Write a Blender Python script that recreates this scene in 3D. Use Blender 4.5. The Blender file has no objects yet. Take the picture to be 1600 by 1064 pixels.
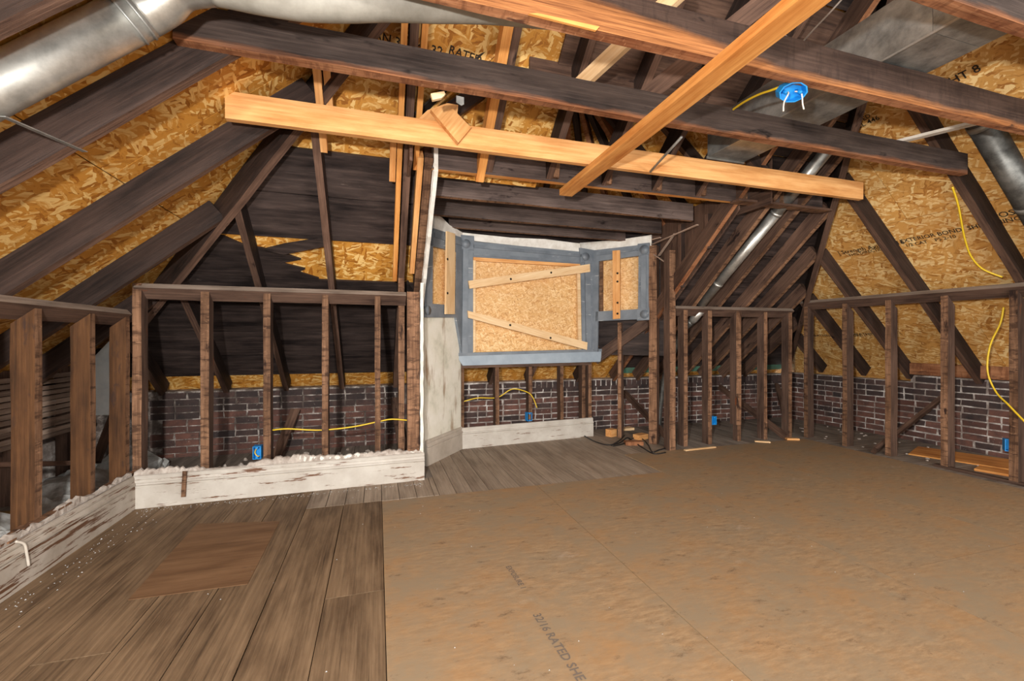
import bpy, math, random
from mathutils import Vector, Matrix, noise
random.seed(7)
R = random.random
def U(a, b): return a + (b - a) * random.random()
SC = bpy.context.scene
COL = SC.collection
# ------------------------------------------------------------------ camera, world, lights, exposure
YAW, FPX, EYE, HY = math.radians(17.16), 680.0, 1.2, 532.0
cam_d = bpy.data.cameras.new('camera'); cam = bpy.data.objects.new('camera', cam_d); COL.objects.link(cam)
cam_d.sensor_width = 36.0; cam_d.lens = 36.0 * FPX / 1600.0; cam_d.clip_start = 0.02
cam.location = (0, 0, EYE); cam.rotation_euler = (math.pi / 2, 0, -YAW)
SC.camera = cam
wd = bpy.data.worlds.new('world'); SC.world = wd; wd.use_nodes = True
wd.node_tree.nodes['Background'].inputs[0].default_value = (1.0, 0.965, 0.92, 1)
wd.node_tree.nodes['Background'].inputs[1].default_value = 1.0
def lamp(name, typ, loc, energy, col, **kw):
    d = bpy.data.lights.new(name, typ); d.energy = energy; d.color = col
    for k, v in kw.items(): setattr(d, k, v)
    o = bpy.data.objects.new(name, d); COL.objects.link(o); o.location = loc
    return o
def soft_falloff(o):
    d = o.data; d.use_nodes = True; nt = d.node_tree; em = nt.nodes['Emission']; f = nt.nodes.new('ShaderNodeLightFalloff')
    f.inputs['Strength'].default_value = 1.0; nt.links.new(f.outputs['Linear'], em.inputs['Strength'])
soft_falloff(lamp('flash_lamp', 'POINT', (-0.40, -0.10, 1.44), 76, (1.0, 0.965, 0.92), shadow_soft_size=0.04))
lamp('fill_lamp', 'POINT', (-0.55, -2.3, 1.95), 270, (1.0, 0.965, 0.92), shadow_soft_size=0.25)  # added fill behind the camera, evens out the flash falloff
lamp('fill_lamp', 'POINT', (2.6, -2.6, 1.7), 200, (1.0, 0.965, 0.92), shadow_soft_size=0.4)  # second added fill lamp, out of view
vs = SC.view_settings; vs.view_transform = 'Standard'; vs.look = 'None'; vs.gamma = 1; vs.use_curve_mapping = False
vs.exposure = 0.5
# ------------------------------------------------------------------ measuring helpers (photo ray -> point on a real plane)
CY, SY = math.cos(YAW), math.sin(YAW)
def ray(px, py):
    u = (px - 800) / FPX
    return Vector((u * CY + SY, -u * SY + CY, (HY - py) / FPX))
ORG = Vector((0, 0, EYE))
def on(px, py, p, n):
    d = ray(px, py); n = Vector(n); return ORG + d * ((Vector(p) - ORG).dot(n) / d.dot(n))
def onX(px, py, X): return on(px, py, (X, 0, 0), (1, 0, 0))
def onY(px, py, Y): return on(px, py, (0, Y, 0), (0, 1, 0))
def onZ(px, py, Z): return on(px, py, (0, 0, Z), (0, 0, 1))
TB, TR = 0.84, 0.94
def zL(X): return .68 + TB * (X + 2.7)
def zB(Y): return .68 + TB * (5.25 - Y)
def zR(X): return .72 + TR * (6.12 - X)
NL = Vector((-TB, 0, 1)).normalized(); NB = Vector((0, TB, 1)).normalized(); NR = Vector((TR, 0, 1)).normalized()
def onL(px, py): return on(px, py, (-2.7, 0, .68), NL)
def onB(px, py): return on(px, py, (0, 5.25, .68), NB)
def onR(px, py): return on(px, py, (6.12, 0, .72), NR)
# ------------------------------------------------------------------ materials
def new_mat(name):
    m = bpy.data.materials.new(name); m.use_nodes = True; nt = m.node_tree
    b = nt.nodes['Principled BSDF']
    return m, nt, b
def nd(nt, t, **kw):
    n = nt.nodes.new(t)
    for k, v in kw.items():
        if k in n.inputs: n.inputs[k].default_value = v
        else: setattr(n, k, v)
    return n
def coords(nt, scale=(1, 1, 1), rnd=True, rot=(0, 0, 0)):
    tc = nd(nt, 'ShaderNodeTexCoord'); mp = nd(nt, 'ShaderNodeMapping')
    mp.inputs['Scale'].default_value = scale; mp.inputs['Rotation'].default_value = rot
    if rnd:
        oi = nd(nt, 'ShaderNodeObjectInfo'); mu = nd(nt, 'ShaderNodeMath', operation='MULTIPLY'); mu.inputs[1].default_value = 37.0
        va = nd(nt, 'ShaderNodeVectorMath', operation='ADD')
        nt.links.new(oi.outputs['Random'], mu.inputs[0]); nt.links.new(tc.outputs['Object'], va.inputs[0]); nt.links.new(mu.outputs[0], va.inputs[1])
        nt.links.new(va.outputs[0], mp.inputs['Vector'])
    else: nt.links.new(tc.outputs['Object'], mp.inputs['Vector'])
    return mp.outputs[0]
def ramp(nt, fac, stops):
    r = nd(nt, 'ShaderNodeValToRGB'); e = r.color_ramp.elements
    while len(e) < len(stops): e.new(0.5)
    for k, (p, c) in enumerate(stops):
        e[k].position = p; e[k].color = (*c, 1)
    nt.links.new(fac, r.inputs[0]); return r.outputs[0]
def noi(nt, vec, scale, detail=4, rough=.6):
    n = nd(nt, 'ShaderNodeTexNoise'); n.inputs['Scale'].default_value = scale; n.inputs['Detail'].default_value = detail; n.inputs['Roughness'].default_value = rough
    nt.links.new(vec, n.inputs['Vector']); return n.outputs['Fac']
def mix(nt, f, a, b, mode='MIX'):
    m = nd(nt, 'ShaderNodeMix', data_type='RGBA', blend_type=mode)
    for s, v in ((0, f), (6, a), (7, b)):
        if hasattr(v, 'links'): nt.links.new(v, m.inputs[s])
        else: m.inputs[s].default_value = v if s == 0 else (*v, 1)
    return m.outputs[2]
def bump(nt, b, h, st=.3, dist=.01):
    n = nd(nt, 'ShaderNodeBump'); n.inputs['Strength'].default_value = st; n.inputs['Distance'].default_value = dist
    nt.links.new(h, n.inputs['Height']); nt.links.new(n.outputs[0], b.inputs['Normal'])
def srgb(r, g, b):
    f = lambda c: (c / 255 / 12.92) if c <= 10 else ((c / 255 + .055) / 1.055) ** 2.4
    return (f(r), f(g), f(b))
def wood(name, dark, mid, light, rough=.75, grain=30, spot=None, spot_amt=.62, st=.5, vary=.25, marks=0, grad=None, spot_sc=(3, 9, 9)):
    m, nt, b = new_mat(name)
    v = coords(nt, (2.2, grain * 2.4, grain * 2.4)); g = noi(nt, v, 1.0, 7, .68)
    v2 = coords(nt, (2.4, 9, 9)); g2 = noi(nt, v2, 1.0, 5, .6)
    c = ramp(nt, g, [(.3, dark), (.5, mid), (.68, light)])
    c2 = ramp(nt, g2, [(.34, dark), (.6, light)])
    c = mix(nt, .42, c, c2)
    if marks:
        mk = noi(nt, coords(nt, (24, 5, 5)), 1.0, 4, .7); f = ramp(nt, mk, [(.5, (0, 0, 0)), (.62, (marks,) * 3)]); c = mix(nt, f, c, dark)
        mk = noi(nt, coords(nt, (34, 14, 14)), 1.0, 4, .7); f = ramp(nt, mk, [(.6, (0, 0, 0)), (.68, (marks,) * 3)]); c = mix(nt, f, c, light)
    if grad:    # rust-coloured lower band, as on the old joists
        tc = nd(nt, 'ShaderNodeTexCoord'); sp = nd(nt, 'ShaderNodeSeparateXYZ'); nt.links.new(tc.outputs['Object'], sp.inputs[0])
        z0, xmax, rust, rlight = grad
        n1 = noi(nt, coords(nt, (3, 12, 12)), 1.0, 5, .65)
        def mth(op, a, b):
            m_ = nd(nt, 'ShaderNodeMath', operation=op)
            for k, q in enumerate((a, b)):
                if hasattr(q, 'links'): nt.links.new(q, m_.inputs[k])
                else: m_.inputs[k].default_value = q
            return m_.outputs[0]
        lim = z0
        if xmax:
            mr0 = nd(nt, 'ShaderNodeMapRange'); mr0.inputs[1].default_value = xmax - .5; mr0.inputs[2].default_value = xmax + .35; mr0.inputs[3].default_value = .125; mr0.inputs[4].default_value = z0
            nt.links.new(sp.outputs[0], mr0.inputs[0]); lim = mr0.outputs[0]
        e = mth('SUBTRACT', lim, sp.outputs[2]); e = mth('ADD', mth('MULTIPLY', e, 28.0), mth('SUBTRACT', mth('MULTIPLY', n1, 2.0), .6))
        rc = ramp(nt, g, [(.34, rust), (.62, rlight)])
        cl_ = nd(nt, 'ShaderNodeClamp'); nt.links.new(e, cl_.inputs[0])
        c = mix(nt, cl_.outputs[0], c, rc)
    if spot:
        s = noi(nt, coords(nt, spot_sc), 1.0, 4, .7)
        f = ramp(nt, s, [(spot_amt, (0, 0, 0)), (spot_amt + .08, (1, 1, 1))])
        c = mix(nt, f, c, spot)
    oi = nd(nt, 'ShaderNodeObjectInfo'); hs = nd(nt, 'ShaderNodeHueSaturation')
    mr = nd(nt, 'ShaderNodeMapRange'); mr.inputs[3].default_value = 1 - vary; mr.inputs[4].default_value = 1 + vary
    nt.links.new(oi.outputs['Random'], mr.inputs[0]); nt.links.new(mr.outputs[0], hs.inputs['Value']); nt.links.new(c, hs.inputs['Color'])
    nt.links.new(hs.outputs[0], b.inputs['Base Color']); b.inputs['Roughness'].default_value = rough
    b.inputs['Specular IOR Level'].default_value = .22
    bump(nt, b, g, st, .006)
    return m
def osb(name, lo, mid, hi, scale=1.0, a0=0.15):
    m, nt, b = new_mat(name)
    tc = nd(nt, 'ShaderNodeTexCoord'); dn = nd(nt, 'ShaderNodeTexNoise'); dn.inputs['Scale'].default_value = 14 * scale
    nt.links.new(tc.outputs['Object'], dn.inputs['Vector'])
    ds = nd(nt, 'ShaderNodeVectorMath', operation='MULTIPLY_ADD'); ds.inputs[1].default_value = (.035, .035, 0)
    nt.links.new(dn.outputs['Color'], ds.inputs[0]); nt.links.new(tc.outputs['Object'], ds.inputs[2])
    outs = []
    for k, (a, sx, sy) in enumerate(((a0, 9, 42), (a0 + .9, 8, 34), (a0 - .75, 11, 48))):
        mp = nd(nt, 'ShaderNodeMapping'); mp.inputs['Rotation'].default_value = (0, 0, a); mp.inputs['Scale'].default_value = (sx * scale, sy * scale, 1)
        rt = nd(nt, 'ShaderNodeMapping'); rt.inputs['Rotation'].default_value = (0, 0, a)
        nt.links.new(ds.outputs[0], rt.inputs[0]); mp.inputs['Rotation'].default_value = (0, 0, 0); mp.inputs['Location'].default_value = (k * 3.3, k * 7.7, 0)
        nt.links.new(rt.outputs[0], mp.inputs[0])
        vo = nd(nt, 'ShaderNodeTexVoronoi', voronoi_dimensions='2D'); vo.inputs['Scale'].default_value = 1.0
        nt.links.new(mp.outputs[0], vo.inputs['Vector'])
        sp = nd(nt, 'ShaderNodeSeparateColor'); nt.links.new(vo.outputs['Color'], sp.inputs[0])
        fn = noi(nt, mp.outputs[0], 1.4, 3, .6)
        ad = nd(nt, 'ShaderNodeMath', operation='MULTIPLY_ADD'); ad.inputs[1].default_value = .5
        nt.links.new(fn, ad.inputs[0])
        sc = nd(nt, 'ShaderNodeMath', operation='MULTIPLY'); sc.inputs[1].default_value = .62; nt.links.new(sp.outputs[0], sc.inputs[0])
        nt.links.new(sc.outputs[0], ad.inputs[2])
        outs.append((ad.outputs[0], sp.outputs[1]))
    cur = outs[0][0]
    for k in (1, 2):
        gt = nd(nt, 'ShaderNodeMath', operation='GREATER_THAN'); gt.inputs[1].default_value = .58 if k == 1 else .66
        nt.links.new(outs[k][1], gt.inputs[0])
        mx = nd(nt, 'ShaderNodeMix'); nt.links.new(gt.outputs[0], mx.inputs[0]); nt.links.new(cur, mx.inputs[2]); nt.links.new(outs[k][0], mx.inputs[3]); cur = mx.outputs[0]
    c = ramp(nt, cur, [(.26, lo), (.42, mid), (.6, mid), (.8, hi)])
    big = noi(nt, tc.outputs['Object'], 1.5, 3)
    c = mix(nt, ramp(nt, big, [(.35, (0, 0, 0)), (.75, (.4, .4, .4))]), c, lo)
    nt.links.new(c, b.inputs['Base Color']); b.inputs['Roughness'].default_value = .6
    bump(nt, b, cur, .25, .004)
    return m
def plain(name, col, rough=.6, metal=0.0, var=None, vs_=6, st=0):
    m, nt, b = new_mat(name); b.inputs['Roughness'].default_value = rough; b.inputs['Metallic'].default_value = metal
    if var:
        n = noi(nt, coords(nt), vs_, 5, .65)
        nt.links.new(ramp(nt, n, [(.3, var), (.62, col)]), b.inputs['Base Color'])
        if st: bump(nt, b, n, st, .008)
    else: b.inputs['Base Color'].default_value = (*col, 1)
    return m
M = {}
M['osb'] = osb('osb_gold', srgb(158, 96, 24), srgb(206, 144, 58), srgb(244, 204, 130), scale=1.3, a0=.5)
M['osb_r'] = osb('osb_tan', srgb(170, 112, 48), srgb(214, 160, 86), srgb(246, 214, 152), scale=1.35, a0=.2)
M['osb_w'] = osb('osb_pale', srgb(190, 136, 78), srgb(224, 176, 114), srgb(244, 210, 158), scale=2.6, a0=.3)
M['soot'] = wood('sooty_wood', srgb(26, 20, 18), srgb(48, 37, 33), srgb(72, 56, 49), .7, 26, srgb(96, 56, 38), .7)
M['sooty_board'] = wood('sooty_board_wood', srgb(20, 17, 17), srgb(44, 37, 36), srgb(82, 69, 64), .5, 12, srgb(118, 106, 100), .7)
M['old'] = wood('old_brown_wood', srgb(46, 33, 28), srgb(84, 62, 51), srgb(122, 94, 78), .75, 30, srgb(38, 27, 24), .62)
M['old_edge'] = wood('old_edge_wood', srgb(58, 39, 29), srgb(112, 80, 58), srgb(158, 120, 92), .8, 22, srgb(46, 31, 25), .6, marks=.75)
M['stud_side'] = wood('stud_side_wood', srgb(42, 31, 27), srgb(80, 60, 50), srgb(112, 88, 74), .75, 28, srgb(120, 66, 36), .66)
M['stud_left'] = wood('orange_brown_wood', srgb(46, 31, 20), srgb(80, 52, 32), srgb(112, 76, 46), .75, 26, srgb(64, 46, 38), .58)
M['beam_side'] = wood('joist_side_wood', srgb(40, 33, 31), srgb(74, 62, 58), srgb(110, 94, 87), .75, 40, srgb(38, 29, 27), .62)
M['joist'] = wood('sooty_joist_wood', srgb(34, 28, 26), srgb(64, 53, 49), srgb(98, 84, 77), .75, 40, srgb(34, 27, 25), .62, grad=(.012, 0, srgb(112, 62, 36), srgb(186, 122, 78)))
M['joist_r'] = wood('rusty_joist_wood', srgb(42, 32, 29), srgb(72, 56, 50), srgb(104, 84, 74), .75, 40, srgb(40, 31, 29), .62, marks=.3, grad=(.03, 1.95, srgb(112, 66, 38), srgb(196, 132, 80)))
M['rust'] = wood('rusty_wood', srgb(92, 50, 30), srgb(150, 92, 58), srgb(200, 146, 106), .8, 20, srgb(92, 60, 46), .62, marks=.5)
M['rust_side'] = wood('rust_brown_side', srgb(64, 42, 34), srgb(132, 84, 56), srgb(186, 124, 80), .75, 34, srgb(62, 46, 42), .52)
M['plate_edge'] = wood('pale_plate_edge', srgb(84, 72, 62), srgb(122, 106, 94), srgb(150, 134, 120), .85, 24)  # front edge of the top plates, paler than their other faces
M['new'] = wood('new_pine', srgb(186, 118, 62), srgb(220, 158, 94), srgb(238, 186, 126), .55, 22, srgb(190, 116, 62), .72, .12, .08)
M['new_or'] = wood('new_orange_pine', srgb(172, 96, 40), srgb(212, 140, 70), srgb(236, 176, 104), .55, 22, srgb(170, 96, 46), .7, .12, .08)
M['new_pale'] = wood('new_pale_pine', srgb(206, 160, 108), srgb(228, 190, 142), srgb(240, 212, 170), .55, 22, srgb(196, 146, 96), .74, .12, .06)
M['lath'] = wood('lath_wood', srgb(104, 82, 70), srgb(160, 134, 116), srgb(196, 172, 154), .85, 20, srgb(180, 170, 160), .66)
M['plank'] = wood('floor_plank_wood', srgb(66, 51, 38), srgb(110, 88, 66), srgb(142, 118, 92), .7, 30, srgb(58, 46, 36), .63, .4, .1, spot_sc=(.9, 55, 55))
M['plank_grey'] = wood('grey_plank_wood', srgb(108, 93, 79), srgb(146, 129, 112), srgb(170, 154, 136), .75, 30, srgb(150, 138, 124), .72, .25, .1)
M['attic_plank'] = wood('dusty_plank_wood', srgb(90, 80, 71), srgb(130, 118, 107), srgb(156, 144, 132), .85, 24, srgb(140, 130, 120), .7, .25, .15)
def plywood():
    m, nt, b = new_mat('worn_plywood')
    g = noi(nt, coords(nt, (11, 42, 1), rnd=False, rot=(0, 0, .5)), 1.0, 8, .75)
    c = ramp(nt, g, [(.3, srgb(118, 95, 70)), (.5, srgb(148, 122, 92)), (.7, srgb(173, 146, 112))])
    o = noi(nt, coords(nt, rnd=False), 1.3, 7, .68)
    c = mix(nt, ramp(nt, o, [(.4, (0, 0, 0)), (.64, (.85, .85, .85))]), c, srgb(156, 119, 80))
    d = noi(nt, coords(nt, (1, 1.4, 1), rnd=False, rot=(0, 0, 1)), 3.1, 8, .74)
    c = mix(nt, ramp(nt, d, [(.42, (0, 0, 0)), (.62, (.9, .9, .9))]), c, srgb(138, 121, 98))
    s = noi(nt, coords(nt, (1, 2.2, 1), rnd=False, rot=(0, 0, -.4)), 6, 7, .78)
    c = mix(nt, ramp(nt, s, [(.58, (0, 0, 0)), (.68, (.7, .7, .7))]), c, srgb(88, 66, 48))
    s2 = noi(nt, coords(nt, (.8, 1.5, 1), rnd=False, rot=(0, 0, .8)), 1.9, 8, .8)
    c = mix(nt, ramp(nt, s2, [(.6, (0, 0, 0)), (.72, (.75, .75, .75))]), c, srgb(174, 158, 140))
    w = noi(nt, coords(nt, (1, 1.6, 1), rnd=False), 30, 3, .8)
    c = mix(nt, ramp(nt, w, [(.75, (0, 0, 0)), (.79, (.7, .7, .7))]), c, srgb(190, 174, 154))
    nt.links.new(c, b.inputs['Base Color']); b.inputs['Roughness'].default_value = .62
    bump(nt, b, g, .06, .002); return m
M['ply'] = plywood()
M['patch'] = wood('patch_plywood', srgb(92, 66, 45), srgb(118, 88, 62), srgb(136, 104, 76), .65, 14, srgb(84, 66, 52), .64, .2, .05)
def chipped(name, paint, shade, under, amt=.60, grain=(2.5, 26, 26), grey=None):
    m, nt, b = new_mat(name)
    f = noi(nt, coords(nt, grain), 1.0, 5, .7); p = noi(nt, coords(nt), 5, 4)
    c = mix(nt, ramp(nt, p, [(.35, (0, 0, 0)), (.7, (1, 1, 1))]), paint, shade)
    k = ramp(nt, f, [(amt, (0, 0, 0)), (amt + .03, (1, 1, 1))])
    c = mix(nt, k, c, under)
    nt.links.new(c, b.inputs['Base Color']); b.inputs['Roughness'].default_value = .5
    bump(nt, b, k, -.5, .004); return m
M['white'] = chipped('chipped_white_paint', srgb(200, 194, 184), srgb(176, 167, 156), srgb(110, 76, 54), .595)
M['white_l'] = chipped('flaking_white_paint', srgb(186, 176, 164), srgb(156, 144, 130), srgb(98, 66, 46), .55, (2.5, 44, 44))
M['beige'] = chipped('dusty_beige_paint', srgb(190, 178, 164), srgb(164, 152, 138), srgb(110, 84, 64), .68)
M['grey'] = chipped('grey_blue_paint', srgb(124, 131, 138), srgb(98, 106, 115), srgb(186, 188, 186), .64)
M['apron'] = chipped('light_grey_blue_paint', srgb(160, 172, 182), srgb(140, 152, 164), srgb(210, 208, 200), .72)
M['plaster'] = plain('white_plaster', srgb(236, 232, 224), .9, 0, srgb(208, 200, 188), 9, .3)
M['plaster_rough'] = plain('ragged_plaster', srgb(196, 186, 176), .95, 0, srgb(132, 116, 104), 16, .8)
def stained():
    m, nt, b = new_mat('stained_plaster')
    v = coords(nt, (1.3, 6, 6), rnd=False); n = noi(nt, v, 1.2, 5, .6); n2 = noi(nt, coords(nt, rnd=False), 3.2, 5, .65)
    c = ramp(nt, n2, [(.3, srgb(190, 186, 166)), (.5, srgb(226, 220, 204)), (.7, srgb(236, 230, 218))])
    c = mix(nt, ramp(nt, n, [(.56, (0, 0, 0)), (.68, (.85, .85, .85))]), c, srgb(150, 118, 86))
    nt.links.new(c, b.inputs['Base Color']); b.inputs['Roughness'].default_value = .9; bump(nt, b, n2, .2, .006); return m
M['stained'] = stained()
def brickm(name, a, bb, soot):
    m, nt, b = new_mat(name)
    oi = nd(nt, 'ShaderNodeObjectInfo'); c = ramp(nt, oi.outputs['Random'], [(0, a), (1, bb)])
    n = noi(nt, coords(nt), 9, 5, .7); c = mix(nt, ramp(nt, n, [(.4, (0, 0, 0)), (.7, (1, 1, 1))]), c, soot)
    w = noi(nt, coords(nt), 26, 3, .8); c = mix(nt, ramp(nt, w, [(.66, (0, 0, 0)), (.74, (.7, .7, .7))]), c, srgb(176, 164, 156))
    nt.links.new(c, b.inputs['Base Color']); b.inputs['Roughness'].default_value = .9; bump(nt, b, n, .5, .008); return m
M['brick'] = brickm('red_brick', srgb(88, 57, 49), srgb(118, 80, 68), srgb(66, 51, 48))
M['brick_soot'] = brickm('sooty_brick', srgb(58, 46, 44), srgb(86, 64, 58), srgb(44, 38, 38))
def mortarm(name, cs):
    m, nt, b = new_mat(name)
    tc = nd(nt, 'ShaderNodeTexCoord'); n = noi(nt, tc.outputs['Object'], 7, 6, .7)
    c = ramp(nt, n, [(.3, cs[0]), (.48, cs[1]), (.64, cs[2])])
    nt.links.new(c, b.inputs['Base Color']); b.inputs['Roughness'].default_value = .95; bump(nt, b, n, .6, .01); return m
M['mortar'] = mortarm('lime_mortar', (srgb(96, 84, 78), srgb(150, 138, 130), srgb(220, 214, 208)))
M['mortar_d'] = mortarm('sooty_mortar', (srgb(62, 53, 49), srgb(98, 87, 80), srgb(188, 178, 170)))
def metal(name, col, rough, var):
    m, nt, b = new_mat(name); b.inputs['Metallic'].default_value = .75
    n = noi(nt, coords(nt), 9, 5, .7); nt.links.new(ramp(nt, n, [(.3, var), (.65, col)]), b.inputs['Base Color'])
    mr = nd(nt, 'ShaderNodeMapRange'); mr.inputs[3].default_value = rough - .1; mr.inputs[4].default_value = rough + .15
    nt.links.new(n, mr.inputs[0]); nt.links.new(mr.outputs[0], b.inputs['Roughness']); return m
M['galv'] = metal('galvanised_steel', srgb(205, 203, 196), .34, srgb(160, 158, 152))
M['galv_dull'] = metal('dull_galvanised_steel', srgb(186, 186, 182), .5, srgb(128, 130, 128))
M['galv_dark'] = metal('dark_duct_steel', srgb(128, 128, 124), .45, srgb(72, 72, 70))
M['flex'] = plain('grey_duct_wrap', srgb(158, 154, 144), .55, 0, srgb(120, 116, 106), 5, .3)
M['blue'] = plain('blue_plastic', srgb(24, 140, 214), .4)
M['dark_in'] = plain('dark_void', srgb(20, 24, 30), .9)
M['yellow'] = plain('yellow_sheath', srgb(226, 190, 44), .45)
M['cable_grey'] = plain('grey_sheath', srgb(150, 140, 132), .5)
M['black'] = plain('black_rubber', srgb(30, 28, 28), .5)
M['wire'] = plain('white_wire', srgb(226, 214, 200), .5)
M['nail'] = plain('dark_screw_steel', srgb(60, 56, 54), .4, 1.0)
M['ink'] = plain('black_ink', srgb(44, 34, 24), .9)
M['floor_ink'] = plain('faded_grey_ink', srgb(104, 92, 82), .9)
M['pvc'] = plain('white_batten_paint', srgb(216, 208, 196), .5, 0, srgb(180, 170, 156), 7)
M['teal'] = plain('teal_edge_paint', srgb(86, 140, 120), .8, 0, srgb(104, 118, 92), 12)
M['sheet'] = plain('pale_blue_sheet', srgb(232, 238, 238), .7, 0, srgb(206, 214, 216), 6)
M['rubble'] = plain('white_rubble', srgb(196, 198, 196), .95, 0, srgb(140, 138, 132), 14, .8)
M['base'] = plain('dark_subfloor', srgb(44, 36, 30), .9)
M['ochre'] = plain('ochre_board', srgb(150, 112, 56), .8, 0, srgb(120, 86, 40), 5)
# ------------------------------------------------------------------ object helpers
def put(name, me, mats, parent=None, mw=None):
    o = bpy.data.objects.new(name, me); COL.objects.link(o)
    if not me.materials:
        for m in (mats if isinstance(mats, (list, tuple)) else [mats]): me.materials.append(m)
    mw = mw or Matrix()
    if parent is not None:
        o.parent = parent; o.matrix_basis = Matrix.Translation(-WL[parent.name]) @ mw
    else: o.matrix_basis = mw
    WL[o.name] = mw.translation.copy(); return o
WL = {}
def put_under(child_parent_o, name, me, mats, mw):
    """sub-part: parent carries its own matrix"""
    o = put(name, me, mats, None, mw); o.parent = child_parent_o
    o.matrix_basis = MW(child_parent_o).inverted() @ mw; return o
def MW(o):
    m = o.matrix_basis.copy(); p = o.parent
    while p: m = p.matrix_basis @ m; p = p.parent
    return m
def root(name, loc=(0, 0, 0), kind=None, label=None, cat=None, group=None):
    o = bpy.data.objects.new(name, None); COL.objects.link(o); o.location = loc; o.empty_display_size = .1
    o.matrix_basis = Matrix.Translation(Vector(loc)); WL[o.name] = Vector(loc)
    tag(o, label, cat, group, kind); return o
def tag(o, label=None, cat=None, group=None, kind=None):
    if label: o['label'] = label
    if cat: o['category'] = cat
    if group: o['group'] = group
    if kind: o['kind'] = kind
    return o
def frame(p0, x, up):
    x = x.normalized(); z = (up - x * up.dot(x)).normalized(); y = z.cross(x)
    m = Matrix((x, y, z)).transposed().to_4x4(); m.translation = p0; return m
def meshd(name, vs_, fs, mi=None, smooth=False):
    me = bpy.data.meshes.new(name); me.from_pydata(vs_, [], fs)
    if mi: me.polygons.foreach_set('material_index', mi)
    if smooth: me.polygons.foreach_set('use_smooth', [True] * len(fs))
    me.update(); return me
def bar_mesh(L, w, h, oh=0, seg=.3, jit=.002, taper=None, nm='bar'):
    n = max(1, int(L / seg)); V, F, I = [], [], []
    for k in range(n + 1):
        x = L * k / n
        for (a, b) in ((-1, 0), (1, 0), (1, 1), (-1, 1)):
            j = jit if 0 < k < n else jit * .5
            V.append((x, a * w / 2 + U(-j, j), oh + b * h + U(-j, j)))
    for k in range(n):
        a = 4 * k; b = a + 4
        F += [(a, b, b + 1, a + 1), (a + 1, b + 1, b + 2, a + 2), (a + 2, b + 2, b + 3, a + 3), (a + 3, b + 3, b, a)]; I += [1, 0, 0, 0]
    F += [(0, 1, 2, 3), (4 * n + 3, 4 * n + 2, 4 * n + 1, 4 * n)]; I += [0, 0]
    return meshd(nm, V, F, I)
UP = Vector((0, 0, 1))
def bar(name, p0, p1, w, h, mats, parent=None, up=UP, oh=0, jit=.002, seg=.3):
    p0, p1 = Vector(p0), Vector(p1); mats = mats if isinstance(mats, list) else [mats]
    me = bar_mesh((p1 - p0).length, w, h, oh, seg, jit, nm=name)
    if len(mats) == 1: me.polygons.foreach_set('material_index', [0] * len(me.polygons))
    return put(name, me, mats, parent, frame(p0, p1 - p0, Vector(up)))
def box(name, lo, hi, mats, parent=None, jit=0.0):
    """axis-aligned box whose long side is its local X"""
    lo, hi = Vector(lo), Vector(hi); d = hi - lo; c = (lo + hi) / 2
    ax = max(range(3), key=lambda k: d[k]); x = Vector((0, 0, 0)); x[ax] = 1
    up = UP if ax != 2 else Vector((0, 1, 0))
    o_ = [k for k in range(3) if k != ax]
    h = d[2] if ax != 2 else d[1]; w = d[[k for k in o_ if k != (2 if ax != 2 else 1)][0]]
    return bar(name, c - x * d[ax] / 2, c + x * d[ax] / 2, w, h, mats, parent, up, -h / 2, jit)
def slab(name, pts, n, t, mats, parent=None, xdir=None, t0=0.0):
    """polygon plate from t0 to t0+t along n, in a frame of its own"""
    pts = [Vector(p) for p in pts]; n = Vector(n).normalized()
    xd = Vector(xdir) if xdir is not None else (pts[1] - pts[0])
    fm = frame(pts[0], xd, n); inv = fm.inverted(); L = [inv @ p for p in pts]; k = len(L)
    V = [(p.x, p.y, t0) for p in L] + [(p.x, p.y, t0 + t) for p in L]
    area = sum(L[i].x * L[(i + 1) % k].y - L[(i + 1) % k].x * L[i].y for i in range(k))
    idx = list(range(k)) if area > 0 else list(range(k))[::-1]
    F = [tuple(idx[::-1]), tuple(i + k for i in idx)]
    for i in range(k):
        a, b = idx[i], idx[(i + 1) % k]; F.append((a, b, b + k, a + k))
    return put(name, meshd(name, V, F), mats, parent, fm)
def crom(P, n):
    P = [Vector(p) for p in P]; out = []
    for i in range(len(P) - 1):
        a = P[max(i - 1, 0)]; b = P[i]; c = P[i + 1]; d = P[min(i + 2, len(P) - 1)]
        for k in range(n):
            t = k / n
            out.append(.5 * ((2 * b) + (c - a) * t + (2 * a - 5 * b + 4 * c - d) * t * t + (3 * b - a - 3 * c + d) * t ** 3))
    return out + [P[-1]]
def tube_mesh(P, r, seg=8, nm='tube', radii=None):
    V, F = [], []; up = Vector((.13, .21, 1)).normalized()
    for i, p in enumerate(P):
        t = (P[min(i + 1, len(P) - 1)] - P[max(i - 1, 0)]).normalized()
        a = t.cross(up)
        if a.length < 1e-3: a = t.cross(Vector((1, 0, 0)))
        a.normalize(); b = t.cross(a); rr = radii[i] if radii else r
        for k in range(seg):
            g = 2 * math.pi * k / seg; V.append(p + a * (rr * math.cos(g)) + b * (rr * math.sin(g)))
    for i in range(len(P) - 1):
        for k in range(seg):
            k2 = (k + 1) % seg; F.append((i * seg + k, i * seg + k2, (i + 1) * seg + k2, (i + 1) * seg + k))
    F.append(tuple(range(seg))[::-1]); F.append(tuple((len(P) - 1) * seg + k for k in range(seg)))
    return meshd(nm, V, F, None, True)
def tube(name, P, r, mat, parent=None, n=6, seg=8, radii=None):
    P = crom(P, n) if n > 1 else [Vector(p) for p in P]
    c = P[0].copy(); Q = [p - c for p in P]
    return put(name, tube_mesh(Q, r, seg, name, radii), mat, parent, Matrix.Translation(c))
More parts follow.
